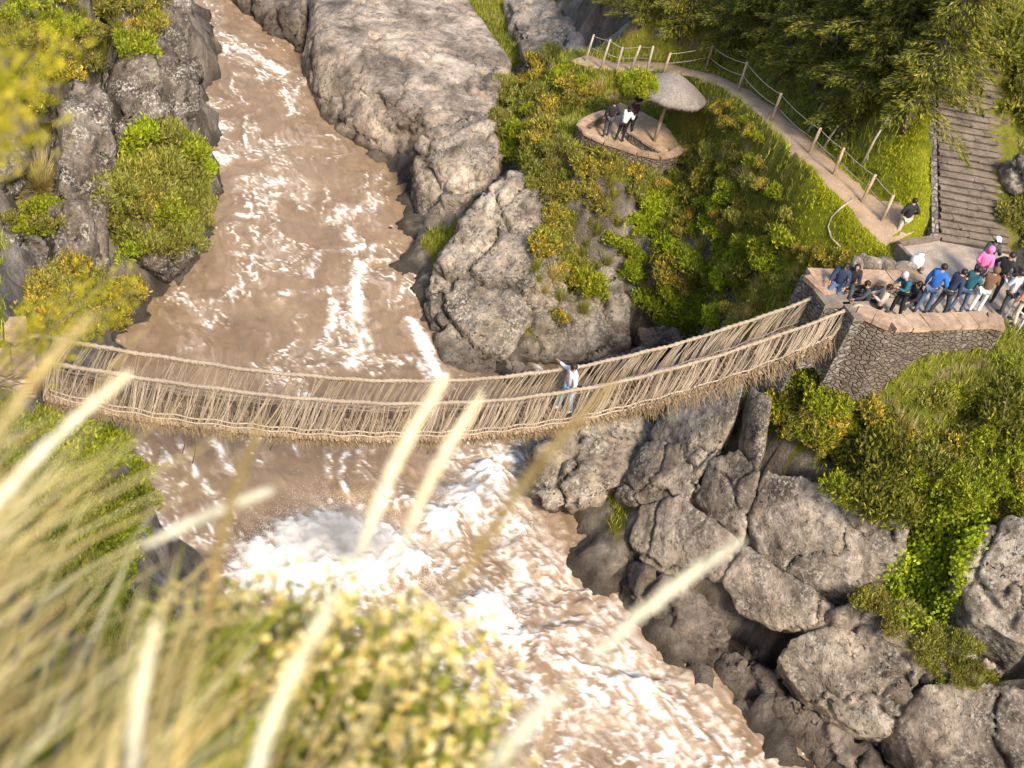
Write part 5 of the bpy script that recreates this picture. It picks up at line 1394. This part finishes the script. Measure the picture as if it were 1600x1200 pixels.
def region(poly, n, mix, smin, smax, where, gap=.62, tries=14, allow_rock=True, squash=1.):
    """scatter plants over what a patch of the picture shows; where finishes every label"""
    got = []
    xs = [q[0] for q in poly]; ys = [q[1] for q in poly]; k = 0
    names = {'A': ('rounded green shrub', 'shrub'), 'D': ('dark green shrub', 'shrub'), 'C': ('bright lime green shrub', 'shrub'), 'B': ('yellow flowering shrub', 'shrub'), 'O': ('olive brown shrub', 'shrub'),
             'E': ('tussock of yellow green grass', 'grass tuft'), 'S': ('tussock of dry straw grass', 'grass tuft'), 'G': ('feathery yellow green shrub', 'shrub')}
    keys = ''.join(c_*w_ for c_, w_ in mix)
    while len(got) < n and k < n*tries:
        k += 1; px, py = prng.uniform(min(xs), max(xs)), prng.uniform(min(ys), max(ys))
        if not in_poly(poly, px, py): continue
        p_, n_, nm = cast(px, py)
        if p_ is None or nm.split('.')[0] in BAD or nm.startswith(('boulder',) if not allow_rock else ('zzz',)): continue
        s_ = prng.uniform(smin, smax)
        if near_poly(np.array([p_[0]]), np.array([p_[1]]), PATH)[0] < .55+.75*s_ and p_[2] > 8.5: continue
        if any(np.hypot(p_[0]-q[0][0], p_[1]-q[0][1])+.5*abs(p_[2]-q[0][2]) < gap*(s_+q[1])*.5 for q in got): continue
        key = prng.choice(keys); lab, cat = names[key]
        got.append((p_, s_)); plant(key, p_, s_, f'{lab} {where}', cat, f'{lab}s {where}', squash=squash, sink=.18)
# the slopes, one patch at a time
region([(785,130),(860,80),(930,110),(948,160),(905,195),(885,235),(800,245),(775,200)], 44, [('B', 6), ('G', 2), ('E', 2), ('O', 2), ('A', 2), ('S', 1)], .55, .95, 'on the knoll between the sandy slab and the shelter', .75)
region([(800,240),(900,215),(958,250),(975,330),(960,400),(905,500),(862,505),(832,430),(862,320),(822,285)], 52, [('E', 4), ('B', 2), ('O', 2), ('G', 2), ('A', 2), ('S', 2)], .5, .9, 'above the large pale boulder', .7)
region([(985,252),(1060,247),(1150,225),(1200,260),(1120,330),(1040,320),(985,330)], 34, [('B', 3), ('A', 4), ('E', 3), ('G', 2), ('D', 1), ('S', 1)], .45, .85, 'just below the thatched shelter', .72)
region([(1120,330),(1200,260),(1245,300),(1240,370),(1235,420),(1150,440),(1060,400),(1040,320)], 44, [('A', 4), ('C', 4), ('G', 2), ('B', 2), ('D', 1), ('E', 5)], .5, .95, 'on the slope below the path', .7)
region([(985,330),(1040,320),(1060,400),(1150,440),(1150,490),(1085,525),(1010,505),(975,420)], 44, [('C', 6), ('A', 3), ('D', 1), ('B', 2)], .5, .95, 'above the middle of the bridge', .66)
region([(1120,490),(1190,440),(1260,415),(1290,455),(1200,500),(1140,520)], 20, [('E', 5), ('O', 1), ('G', 3), ('S', 2)], .45, .75, 'beside the right end of the bridge', .7)
region([(1100,118),(1150,150),(1200,190),(1240,232),(1170,215),(1120,190),(1090,140)], 22, [('B', 4), ('A', 2), ('E', 3), ('G', 2)], .4, .65, 'between the shelter roof and the path', .75)
region([(975,115),(1030,125),(1000,160),(970,150)], 9, [('C', 3), ('A', 2)], .4, .7, 'behind the shelter roof', .7)
region([(1230,380),(1300,395),(1340,412),(1260,415)], 9, [('B', 5), ('E', 2)], .35, .55, 'at the lower edge of the lawn', .75)
region([(1212,590),(1262,585),(1300,640),(1290,690),(1222,670)], 16, [('A', 4), ('B', 2), ('E', 2)], .5, .8, 'under the right end of the bridge', .62)
region([(893,205),(925,222),(960,236),(1030,254),(1075,245),(1075,268),(1000,275),(940,262),(890,240)], 26, [('B', 4), ('E', 2), ('G', 2)], .5, .8, 'at the foot of the viewing terrace wall', .6)
region([(1225,575),(1300,600),(1350,640),(1420,660),(1430,720),(1330,720),(1260,690),(1215,640)], 34, [('A', 4), ('B', 3), ('E', 2), ('G', 1), ('D', 2), ('S', 1)], .5, .85, 'below the stone retaining wall', .68)
region([(1290,680),(1420,690),(1440,770),(1400,800),(1310,770)], 18, [('D', 5), ('A', 1)], .7, 1.1, 'on the brow of the lower right cliff', .66)
region([(1440,610),(1600,560),(1610,640),(1560,640),(1500,650)], 16, [('E', 3), ('G', 3), ('A', 1)], .4, .7, 'right of the retaining wall', .75)
region([(1540,640),(1610,610),(1610,700),(1560,710)], 6, [('D', 3), ('O', 1)], .8, 1.1, 'at the right edge below the railing', .6)
region([(1420,700),(1520,680),(1600,720),(1610,790),(1540,800),(1480,770),(1430,770)], 30, [('A', 4), ('B', 3), ('G', 2)], .5, .85, 'over the bright creeper', .66)
region([(1330,920),(1400,950),(1480,985),(1540,1010),(1540,1085),(1470,1060),(1400,990),(1340,960)], 30, [('O', 3), ('E', 3), ('G', 2)], .35, .6, 'on the ledges of the lower right rocks', .75)
region([(1580,560),(1640,540),(1640,640),(1600,640)], 5, [('A', 2), ('E', 1)], .5, .8, 'at the far right of the slope', .7)
region([(1560,300),(1610,330),(1610,400),(1575,390)], 6, [('O', 2), ('A', 2)], .4, .7, 'between the stairs and the outcrop', .7)
region([(1565,60),(1640,40),(1640,200),(1595,180)], 12, [('D', 5)], .9, 1.4, 'on the right of the upper stairs', .6)
# left bank
region([(160,300),(205,225),(262,190),(300,200),(320,290),(295,385),(215,395),(170,360)], 46, [('G', 5), ('C', 1), ('A', 2), ('O', 2), ('S', 1), ('E', 1)], .7, 1.15, 'hanging over the river on the left cliff', .55)
region([(0,0),(250,-10),(258,70),(190,110),(120,110),(60,180),(0,190)], 50, [('O', 4), ('A', 4), ('B', 2), ('E', 2)], .6, 1.0, 'on top of the left cliff', .62)
region([(0,300),(70,320),(85,370),(30,360),(0,350)], 9, [('A', 2), ('O', 2), ('G', 1)], .5, .8, 'on the ledge of the left cliff under the dry tuft', .65)
region([(40,440),(120,420),(200,440),(190,520),(120,540),(50,520)], 24, [('G', 3), ('B', 4), ('O', 2)], .5, .9, 'behind the left end of the bridge', .62)
region([(0,640),(140,655),(205,700),(215,790),(190,880),(120,960),(0,960)], 60, [('A', 5), ('C', 3), ('G', 2), ('E', 2)], .5, .9, 'on the bank under the left end of the bridge', .62)
region([(200,240),(250,190),(265,240),(235,300)], 5, [('C', 2), ('G', 2)], .4, .6, 'on the streaked rock of the left cliff', .7)
# large pale tussock on the left cliff
p_, n_, nm = cast(62, 300)
o = bpy.data.objects.new('dry_tussock', tuft_mesh('dry_tussock', 65, 900, 1, .012, 1.25, .6)); COL.objects.link(o); o.data.materials.append(L_STRAW)
o.location = tuple(p_); o.scale = (1.7,)*3; o.rotation_euler = (.35, .15, 0); tag(o, 'biggest pale dry grass tussock on the ledge of the left cliff', 'grass tuft')
# bright creeper in the gully: one hanging plant
g_ = np.random.default_rng(5); cc = []; nn_ = []
poly = [(1432,805),(1470,790),(1520,775),(1545,750),(1540,840),(1505,900),(1495,975),(1440,985),(1375,935),(1385,890),(1415,860)]
while len(cc) < 420:
    px, py = g_.uniform(1370, 1550), g_.uniform(745, 990)
    if not in_poly(poly, px, py): continue
    p_, n_, nm = cast(px, py)
    if p_ is None or nm.startswith(('body', 'dark_shrub')): continue
    cc.append(p_); nn_.append(n_)
cc = np.repeat(np.array(cc), 22, 0); nn_ = np.repeat(np.array(nn_), 22, 0); n = len(cc)
cc = cc+g_.normal(0, .13, (n, 3))+nn_*g_.uniform(.02, .32, (n, 1))
u = rnd_unit(n, g_)*.6+np.array([0, 0, -.5])+nn_*.2; u /= np.linalg.norm(u, axis=1)[:, None]; w = np.cross(u, nn_+rnd_unit(n, g_)*.6); w /= np.linalg.norm(w, axis=1)[:, None]
s_ = g_.uniform(.035, .075, n); v_, f_ = quads(cc, u*s_[:, None], w*(s_*.75)[:, None])
tag(link('creeper', np_mesh('creeper', v_, f_), L_LIME), 'bright lime green creeper filling the gully in the lower right cliff', 'creeper')

# ------------------------------------------------------------------ conifers
def conifer(seed, h=1.):
    """feathery tree of unit height 7 m: returns trunk and crown meshes"""
    g = np.random.default_rng(seed); H = 7.
    mb = MB(); pts = [np.array([.12*math.sin(z*.6+seed)*z/H, .12*math.cos(z*.5+seed)*z/H, z]) for z in np.linspace(-.3, H*.97, 9)]
    mb.tube(pts, list(np.linspace(.17, .03, 9)), 8)
    C = []; U = []; Wv = []; SZ = []
    z = .9; i = 0
    while z < H*.98:
        f = z/H; R_ = 2.75*(1-f)**.72*(.72+.28*math.sin(z*3.1+seed))+.25
        nb = g.integers(4, 7); ph = g.uniform(0, 6.28)
        for k in range(nb):
            a = ph+2*math.pi*k/nb+g.uniform(-.35, .35); L_ = R_*g.uniform(.65, 1.12)
            d = np.array([math.cos(a), math.sin(a), 0]); sd = np.array([-d[1], d[0], 0]); rise = g.uniform(.05, .35); dr = g.uniform(.25, .5)
            p0 = np.array([.12*math.sin(z*.6+seed)*z/H, .12*math.cos(z*.5+seed)*z/H, z])
            bp_ = [p0+d*L_*t+np.array([0, 0, L_*(rise*t-dr*t*t)]) for t in np.linspace(0, 1, 6)]
            mb.tube(bp_, list(np.linspace(.035, .008, 6)), 4, cap=False)
            n = int(L_*150)
            t = g.uniform(.12, 1.04, n)**.85; wdt = .62*np.sin(np.clip(t*.9+.12, 0, 1)*math.pi)**.7*min(1, L_/1.6)
            sgn = g.uniform(-1, 1, n)
            base_ = p0+d*(L_*t)[:, None]+np.array([0, 0, 1])*(L_*(rise*t-dr*t*t))[:, None]
            c = base_+sd*(sgn*wdt)[:, None]+np.array([0, 0, 1])*(g.normal(0, .05, n)-.20*np.abs(sgn)*wdt)[:, None]
            u = d*.7+sd*(sgn*.8)[:, None]+np.array([0, 0, 1])*(g.uniform(-.45, .12, n))[:, None]+g.normal(0, .15, (n, 3)); u /= np.linalg.norm(u, axis=1)[:, None]
            w = np.cross(u, np.array([0, 0, 1.])+g.normal(0, .5, (n, 3))); w /= np.linalg.norm(w, axis=1)[:, None]
            C.append(c); U.append(u); Wv.append(w); SZ.append(g.uniform(.05, .12, n))
        z += g.uniform(.26, .44)*(1 if f < .7 else .7); i += 1
    C = np.concatenate(C); U = np.concatenate(U); Wv = np.concatenate(Wv); SZ = np.concatenate(SZ)
    v, f = quads(C, U*SZ[:, None], Wv*(SZ*.26)[:, None])
    return mb, np_mesh('crown', v, f)
protos = []
def tree(px, py, h, label, group, k, base=None):
    q = hit(px, py) if base is None else np.array([base[0], base[1], float(ground(*base))])
    if len(protos) < 4:
        mb, cm = conifer(100+len(protos)*13)
        r_ = empty('conifer_tree'); mb.build('trunk', BARK, r_); link('crown', cm, L_CON, r_); protos.append(r_); o = r_
    else:
        o = copy_tree(protos[k % 4])
    o.location = tuple(q); o.scale = (h/7.*1.05,)*2+(h/7.,); o.rotation_euler = (0, 0, k*1.7)
    tag(o, label, 'tree', group)
GT = 'feathery conifers on the hillside above the path'
TL = 'feathery yellow green conifer in the grove above the path'
for k, (px, py, h) in enumerate([(1310,222,6.2),(1415,196,6.6),(1215,128,6.0),(1130,92,5.6),(1275,140,6.5),(1370,150,6.8),(1460,150,6.2),(1060,62,5.8),(1000,40,5.4),(940,12,5.2),(1190,60,6.4),(1290,70,6.6),(1390,80,6.6),(1470,90,6.4)]):
    tree(px, py, h, ['dense feathery conifer nearest to the pale bare pole, right of the earth path', 'broad conifer overhanging the left side of the stone stairs', TL][min(k, 2)], GT if k > 1 else None, k)
for k, (x_, y_) in enumerate([(1,66),(6,63),(10,61),(15,60),(19,57),(4,72),(12,70),(20,66),(18.5,50),(21,54),(17,46.5),(25,60),(-2,70)]):
    tree(0, 0, 6.5+.4*(k % 3), 'dark conifer at the top of the picture behind the front grove', 'conifers behind the front grove', k+5, (x_, y_))

# ------------------------------------------------------------------ grass on the ground (uncountable)
def grass(name, xy, hgt, wid, mat, label=None, nb=3, seed=1):
    g = np.random.default_rng(seed); n = len(xy); z = ground(xy[:, 0], xy[:, 1])
    base = np.repeat(np.stack([xy[:, 0], xy[:, 1], z-.03], 1), nb, 0); m_ = n*nb
    base[:, :2] += g.normal(0, .05, (m_, 2)); a = g.uniform(0, 6.28, m_); sp = g.uniform(.1, .9, m_); L_ = hgt*g.uniform(.5, 1.3, m_)
    d = np.stack([np.cos(a), np.sin(a), np.zeros(m_)], 1); sd = np.stack([-d[:, 1], d[:, 0], np.zeros(m_)], 1)*(wid*g.uniform(.6, 1.3, m_))[:, None]
    mid = base+d*(L_*.35*sp)[:, None]+np.array([0, 0, 1])*(L_*.6)[:, None]; tip = base+d*(L_*.95*sp)[:, None]+np.array([0, 0, 1])*(L_*(1-.3*sp))[:, None]
    v = np.stack([base-sd, base+sd, mid+sd*.7, tip, mid-sd*.7], 1).reshape(-1, 3)
    i0 = np.arange(m_)*5
    f = np.concatenate([np.stack([i0, i0+1, i0+2, i0+4], 1), np.stack([i0+4, i0+2, i0+3, i0+3], 1)])
    # tips as thin quads so that every face has four corners
    v2 = np.stack([base-sd, base+sd, mid+sd*.7, mid-sd*.7, tip-sd*.1, tip+sd*.1], 1).reshape(-1, 3); i0 = np.arange(m_)*6
    f = np.concatenate([np.stack([i0, i0+1, i0+2, i0+3], 1), np.stack([i0+3, i0+2, i0+5, i0+4], 1)])
    o = link(name, np_mesh(name, v2, f), mat); tag(o, kind='stuff'); return o
g_ = np.random.default_rng(9)
cand = np.stack([g_.uniform(-30, 26, 260000), g_.uniform(8, 72, 260000)], 1)
cz = ground(cand[:, 0], cand[:, 1]); qx, qy, qd = proj(np.stack([cand[:, 0], cand[:, 1], cz], 1).T.reshape(3, -1).T) if False else (None, None, None)
dd = np.stack([cand[:, 0], cand[:, 1], cz], 1)-CAM; dep = dd@F0; qx = 800+FPX*(dd@RT)/dep; qy = 600-FPX*(dd@UP)/dep
vis = (qx > -500) & (qx < 2300) & (qy > -250) & (qy < 1500)
rk_ = at_grid(ROCKY, cand[:, 0], cand[:, 1]); pn2 = fbm(np.stack([cand[:, 0]*.4, cand[:, 1]*.4, cz*0], 1), 3, 77)
man = (near_poly(cand[:, 0], cand[:, 1], PATH) > .62) & ~inside([np.array(q) for q in FLOOR], cand[:, 0], cand[:, 1]) & ~inside([np.array(q) for q in FL2], cand[:, 0], cand[:, 1])
stz = (cand-SL[:2])@sdx; stu = (cand-SL[:2])@sup; man &= ~((stz > -.5) & (stz < SW+.4) & (stu > -.3) & (stu < 11))
ok = vis & man & (rk_ < .45+.25*pn2) & (cz > ZW+.6)
LAWN = [W(*a) for a in [(1225,402,11.0),(1235,330,11.4),(1232,250,12),(1300,300,12.7),(1400,392,13.5),(1412,410,13.5),(1340,412,13)]]
lawn = inside(LAWN, cand[:, 0], cand[:, 1])
LAWN2 = [W(*a) for a in [(1345,312,13.2),(1400,290,13.8),(1468,300,14.2),(1468,372,14),(1402,380,13.6)]]
lawn2 = inside(LAWN2, cand[:, 0], cand[:, 1])
a = cand[ok & ~lawn & ~lawn2]; sel = g_.random(len(a)) < .55
grass('grass', a[sel], .30, .013, L_YG, nb=5, seed=2)
grass('green_grass', a[~sel], .24, .014, L_GREEN, nb=5, seed=3)
b_ = np.concatenate([cand[ok & (lawn | lawn2)]]*5); b_ = b_+g_.normal(0, .12, b_.shape)
grass('lawn_grass', b_, .085, .011, L_LAWN, nb=6, seed=4)
# a few more shrubs on the slope just outside the right edge of the picture
for k in range(26):
    x_, y_ = g_.uniform(15.5, 24), g_.uniform(23, 45)
    if at_grid(ROCKY, x_, y_) < .4: plant('ADGO'[k % 4], (x_, y_, float(ground(x_, y_))), g_.uniform(.6, 1.1), 'shrub on the open slope beyond the right edge of the terrace', 'shrub', 'shrubs on the open slope beyond the terrace', sink=.18)
# ------------------------------------------------------------------ foreground, a few metres from the lens
F_STRAW = leaf_mat('foreground_straw', [(.0, (.27, .195, .075)), (.4, (.47, .365, .16)), (.8, (.63, .53, .29)), (1, (.74, .67, .47))], trans=.4, big=2.)
F_GREEN = leaf_mat('foreground_green', [(.0, (.12, .15, .012)), (.5, (.23, .26, .022)), (1, (.42, .40, .06))], trans=.4, big=3.)
F_CREAM = leaf_mat('cream_flower', [(.0, (.64, .47, .13)), (.5, (.79, .66, .31)), (1, (.86, .80, .60))], trans=.3, big=3.)
F_PLUME = leaf_mat('pale_plume', [(.0, (.70, .64, .55)), (1, (.86, .83, .78))], trans=.35, big=3.)
F_TAN = leaf_mat('tan_plume', [(.0, (.27, .19, .075)), (1, (.43, .32, .14))], trans=.3, big=3.)
F_YEL = leaf_mat('foreground_yellow', [(.0, (.22, .20, .015)), (.5, (.42, .36, .02)), (1, (.62, .50, .05))], trans=.4, big=3.)
fr_ = np.random.default_rng(21)
def blade_mesh(rows, wid, seed, root=.45):
    """rows of (base point, tip point, bow): narrow curved ribbons with a crease"""
    g = np.random.default_rng(seed); V = []; Fq = []
    for a, b_, bow in rows:
        L_ = np.linalg.norm(b_-a); o = len(V)
        ax = (b_-a)/L_; sd = np.cross(ax, F0+g.normal(0, .35, 3)); sd /= np.linalg.norm(sd)
        w = wid*g.uniform(.55, 1.3)
        for t in (-root/L_, 0, .25, .5, .72, .88, 1.0):
            tt = max(t, 0)
            q = a+ax*L_*tt+np.array([0, 0, 1])*bow*L_*math.sin(math.pi*tt**.8)
            if t < 0: q = a+np.array([-.12*ax[0], -.12*ax[1], -root])
            ww = w*(1-.92*max(0, tt)**1.7)
            V += [q-sd*ww, q+sd*ww]
        for j in range(6): Fq.append((o+2*j, o+2*j+1, o+2*j+3, o+2*j+2))
    return np.array(V), np.array(Fq)
def clump(label, n, bx, by, ang, ln_, tr, wid, seed, mat=F_STRAW, name='foreground_grass', bow=.06):
    g = np.random.default_rng(seed); rows = []
    for _ in range(n):
        x0, y0 = g.uniform(*bx), g.uniform(*by); a = R(g.uniform(*ang)); L_ = g.uniform(*ln_)*(.6+.4*g.random()); t0 = g.uniform(*tr)
        A = P(x0, y0, t0); B = P(x0+L_*math.cos(a), y0-L_*math.sin(a), t0+g.uniform(-.15, .45))
        rows.append((A, B, bow*g.uniform(-.5, 1.6)))
    v, f = blade_mesh(rows, wid, seed)
    tag(link(name, np_mesh(name, v, f, True), mat), label, 'grass clump', 'blurred straw grass in front of the lens')
clump('tall straw grass clump fanning out at the left edge, in front of the lens', 90, (-330, -20), (880, 1250), (24, 58), (300, 620), (2.0, 3.3), .0044, 1)
clump('dense straw grass clump filling the bottom left corner', 105, (-200, 260), (1180, 1420), (28, 82), (260, 560), (1.7, 2.9), .0043, 2)
clump('thin straw grass clump at the left edge just below the bridge end', 42, (-220, -20), (740, 960), (22, 56), (170, 380), (2.3, 3.4), .0042, 3)
clump('straw grass along the bottom edge in front of the cream flowering bush', 34, (300, 760), (1230, 1420), (35, 72), (180, 400), (1.9, 2.8), .004, 4)
clump('greenish grass at the foot of the straw clumps, bottom left', 150, (-250, 420), (1000, 1420), (20, 85), (120, 330), (2.6, 3.8), .0056, 5, F_GREEN)
clump('short dense straw grass behind the tall clumps at lower left', 140, (-260, 330), (940, 1330), (15, 80), (120, 330), (2.9, 4.2), .0055, 6)
def plume(label, a, b_, t, rad, mat, head=(.15, .97), name='grass_plume', t1=None, seed=0):
    """a single stalk with a feathery seed head from pixel a (low) to b (tip)"""
    g = np.random.default_rng(seed+50); A = P(*a, t); B = P(*b_, t1 or t+.1); d = (B-A); L_ = np.linalg.norm(d); d /= L_
    u = np.cross(d, F0); u /= np.linalg.norm(u); w = np.cross(d, u)
    def at(s): return A+d*L_*s+u*L_*.04*math.sin(s*3)
    mb = MB(); low = A-d*.5-np.array([0, 0, .25])
    mb.tube([low]+[at(s) for s in np.linspace(0, 1, 8)], list(np.linspace(.0028, .0016, 9)), 6)
    root = mb.build(name, F_STRAW)
    n = 900; s = head[0]+(head[1]-head[0])*g.random(n); env = np.sin(np.clip((s-head[0])/(head[1]-head[0]), 0.02, 1)**.75*math.pi*.93+.06)
    c = np.array([at(q) for q in s]); ph = g.uniform(0, 6.28, n); r_ = .78*rad*env*np.sqrt(g.random(n))
    rd = u*np.cos(ph)[:, None]+w*np.sin(ph)[:, None]; c = c+rd*r_[:, None]
    uu_ = d*1.0+rd*.35+g.normal(0, .15, (n, 3)); uu_ /= np.linalg.norm(uu_, axis=1)[:, None]; ww_ = np.cross(uu_, rnd_unit(n, g)); ww_ /= np.linalg.norm(ww_, axis=1)[:, None]
    v, f = quads(c, uu_*(.016*g.uniform(.6, 1.4, n))[:, None], ww_*(.0026*g.uniform(.6, 1.4, n))[:, None])
    link('seed_head', np_mesh('seed_head', v, f), mat, root)
    tag(root, label, 'grass stalk')
plume('left of two white feathery grass plumes crossing the bridge in front', (560, 870), (697, 592), 2.3, .0125, F_PLUME, (.05, 1.), seed=1)
plume('right of two white feathery grass plumes crossing the bridge in front', (615, 890), (752, 622), 2.35, .0100, F_PLUME, (.15, 1.), seed=2)
plume('large tan seed stalk leaning right in front of the walker on the bridge', (690, 955), (960, 600), 2.0, .0095, F_TAN, (.05, 1.), seed=3)
plume('dark tan seed stalk standing in front of the river on the left', (318, 985), (405, 672), 2.1, .0085, F_TAN, (.05, 1.), seed=4)
plume('white feathery plume leaning over the lower right rocks', (905, 1050), (1158, 850), 2.2, .0105, F_PLUME, (.12, 1.), seed=5)
plume('faint pale stalk at the bottom, right of the cream flowering bush', (745, 1230), (905, 1060), 1.6, .008, F_PLUME, (.1, .8), seed=6)
plume('straight pale stem standing upright in the bottom left grass', (205, 1230), (243, 985), 1.8, .0075, F_PLUME, (.0, 1.), seed=7)
plume('thick pale stalk at the bottom, left of the cream flowering bush', (385, 1240), (515, 950), 1.7, .0085, F_PLUME, (.0, 1.), seed=8)
plume('long straw stalk reaching up to the left end of the bridge', (-60, 850), (200, 590), 2.1, .0080, F_PLUME, (.0, 1.), seed=9)
plume('yellowish straw stalk at the left edge crossing the bridge end', (-30, 720), (140, 500), 1.9, .0070, F_STRAW, (.0, 1.), seed=10)
plume('pale straw stalk below the bridge, pointing right over the water', (150, 900), (420, 770), 2.3, .0060, F_PLUME, (.3, 1.), seed=11)

# cream flowering bush, about five metres away
def flower_bush(label, cpx, t, spread, n, seed):
    g = np.random.default_rng(seed); root_p = P(cpx[0], cpx[1]+120, t+.15)+np.array([0, .1, -.75])
    root = empty('flowering_bush', tuple(root_p)); tag(root, label, 'bush')
    mb = MB(); heads = []; LC = []; LU = []; LW = []
    for _ in range(n):
        q = g.normal(0, 1, 2); px = cpx[0]+spread[0]*np.clip(g.normal(0, .5), -1, 1); py = cpx[1]+spread[1]*np.clip(g.normal(0, .5), -1.0, 1.0)
        e = P(px, py, t+g.uniform(-.35, .45)); m_ = root_p*.45+e*.55+np.array([0, 0, -.12])+g.normal(0, .05, 3)
        mb.tube([root_p, m_, e], [.008, .005, .003], 5); heads.append(e)
        for k in range(46):
            s = g.uniform(.35, 1.0); c = (m_+(e-m_)*(s-.35)/.65)+g.normal(0, .04, 3)
            LC.append(c); u = rnd_unit(1, g)[0]*.6+np.array([0, 0, .6]); LU.append(u/np.linalg.norm(u)*g.uniform(.018, .038)); w = np.cross(u, rnd_unit(1, g)[0]); LW.append(w/np.linalg.norm(w)*g.uniform(.007, .013))
    wparent(mb.build('stems', BARK), root)
    v, f = quads(np.array(LC), np.array(LU), np.array(LW)); wparent(link('leaves', np_mesh('leaves', v, f), F_GREEN), root)
    C = []; U = []; Wq = []
    for e in heads:
        k = g.integers(3, 8)
        for _ in range(k):
            c0 = e+g.normal(0, .034, 3)
            for _ in range(9):
                d = rnd_unit(1, g)[0]; d[2] = abs(d[2]); C.append(c0+d*.0115); U.append(d*.0115+0); w = np.cross(d, rnd_unit(1, g)[0]); Wq.append(w/np.linalg.norm(w)*.0085)
    v, f = quads(np.array(C), np.array(U), np.array(Wq)); wparent(link('flowers', np_mesh('flowers', v, f), F_CREAM), root)
flower_bush('cream flowering bush at the bottom centre, a few metres in front', (590, 1110), 3.7, (190, 165), 190, 31)
flower_bush('smaller cream flowering bush behind the straw grass at the bottom left', (410, 1000), 4.0, (180, 105), 95, 37)
# blurred yellow broom sprigs at the left edge
def sprig(label, a, tips, t, seed):
    g = np.random.default_rng(seed); A = P(*a, t); root_p = A+np.array([-.1, 0, -1.0]); root = empty('broom_plant', tuple(root_p)); tag(root, label, 'plant', None)
    mb = MB(); C = []; U = []; Wq = []
    for tip in tips:
        B = P(*tip, t+g.uniform(-.1, .2)); mid = (A+B)/2+np.array([0, 0, .06])
        mb.tube([root_p, A, mid, B], [.007, .006, .004, .002], 5)
        for k in range(150):
            s = g.uniform(.55, 1.04); q = (A*(1-s)**2+mid*2*s*(1-s)+B*s*s); c = q+g.normal(0, .035, 3); d = rnd_unit(1, g)[0]*.6+(B-A)/np.linalg.norm(B-A)*.6
            C.append(c); U.append(d*g.uniform(.008, .018)); w = np.cross(d, rnd_unit(1, g)[0]); Wq.append(w/np.linalg.norm(w)*g.uniform(.004, .008))
    wparent(mb.build('stems', BARK), root); v, f = quads(np.array(C), np.array(U), np.array(Wq)); wparent(link('leaves', np_mesh('leaves', v, f), F_YEL), root)
sprig('blurred yellow broom sprigs at the left edge, in front of the left cliff top', (-90, 330), [(25, 60), (60, 110), (105, 60), (70, 185), (20, 150), (-10, 90), (10, 215)], 3.2, 3)
sprig('blurred yellow broom sprigs in front of the left end of the bridge', (-70, 690), [(60, 480), (130, 440), (180, 425), (215, 450), (120, 500), (170, 490), (60, 530)], 4.4, 5)
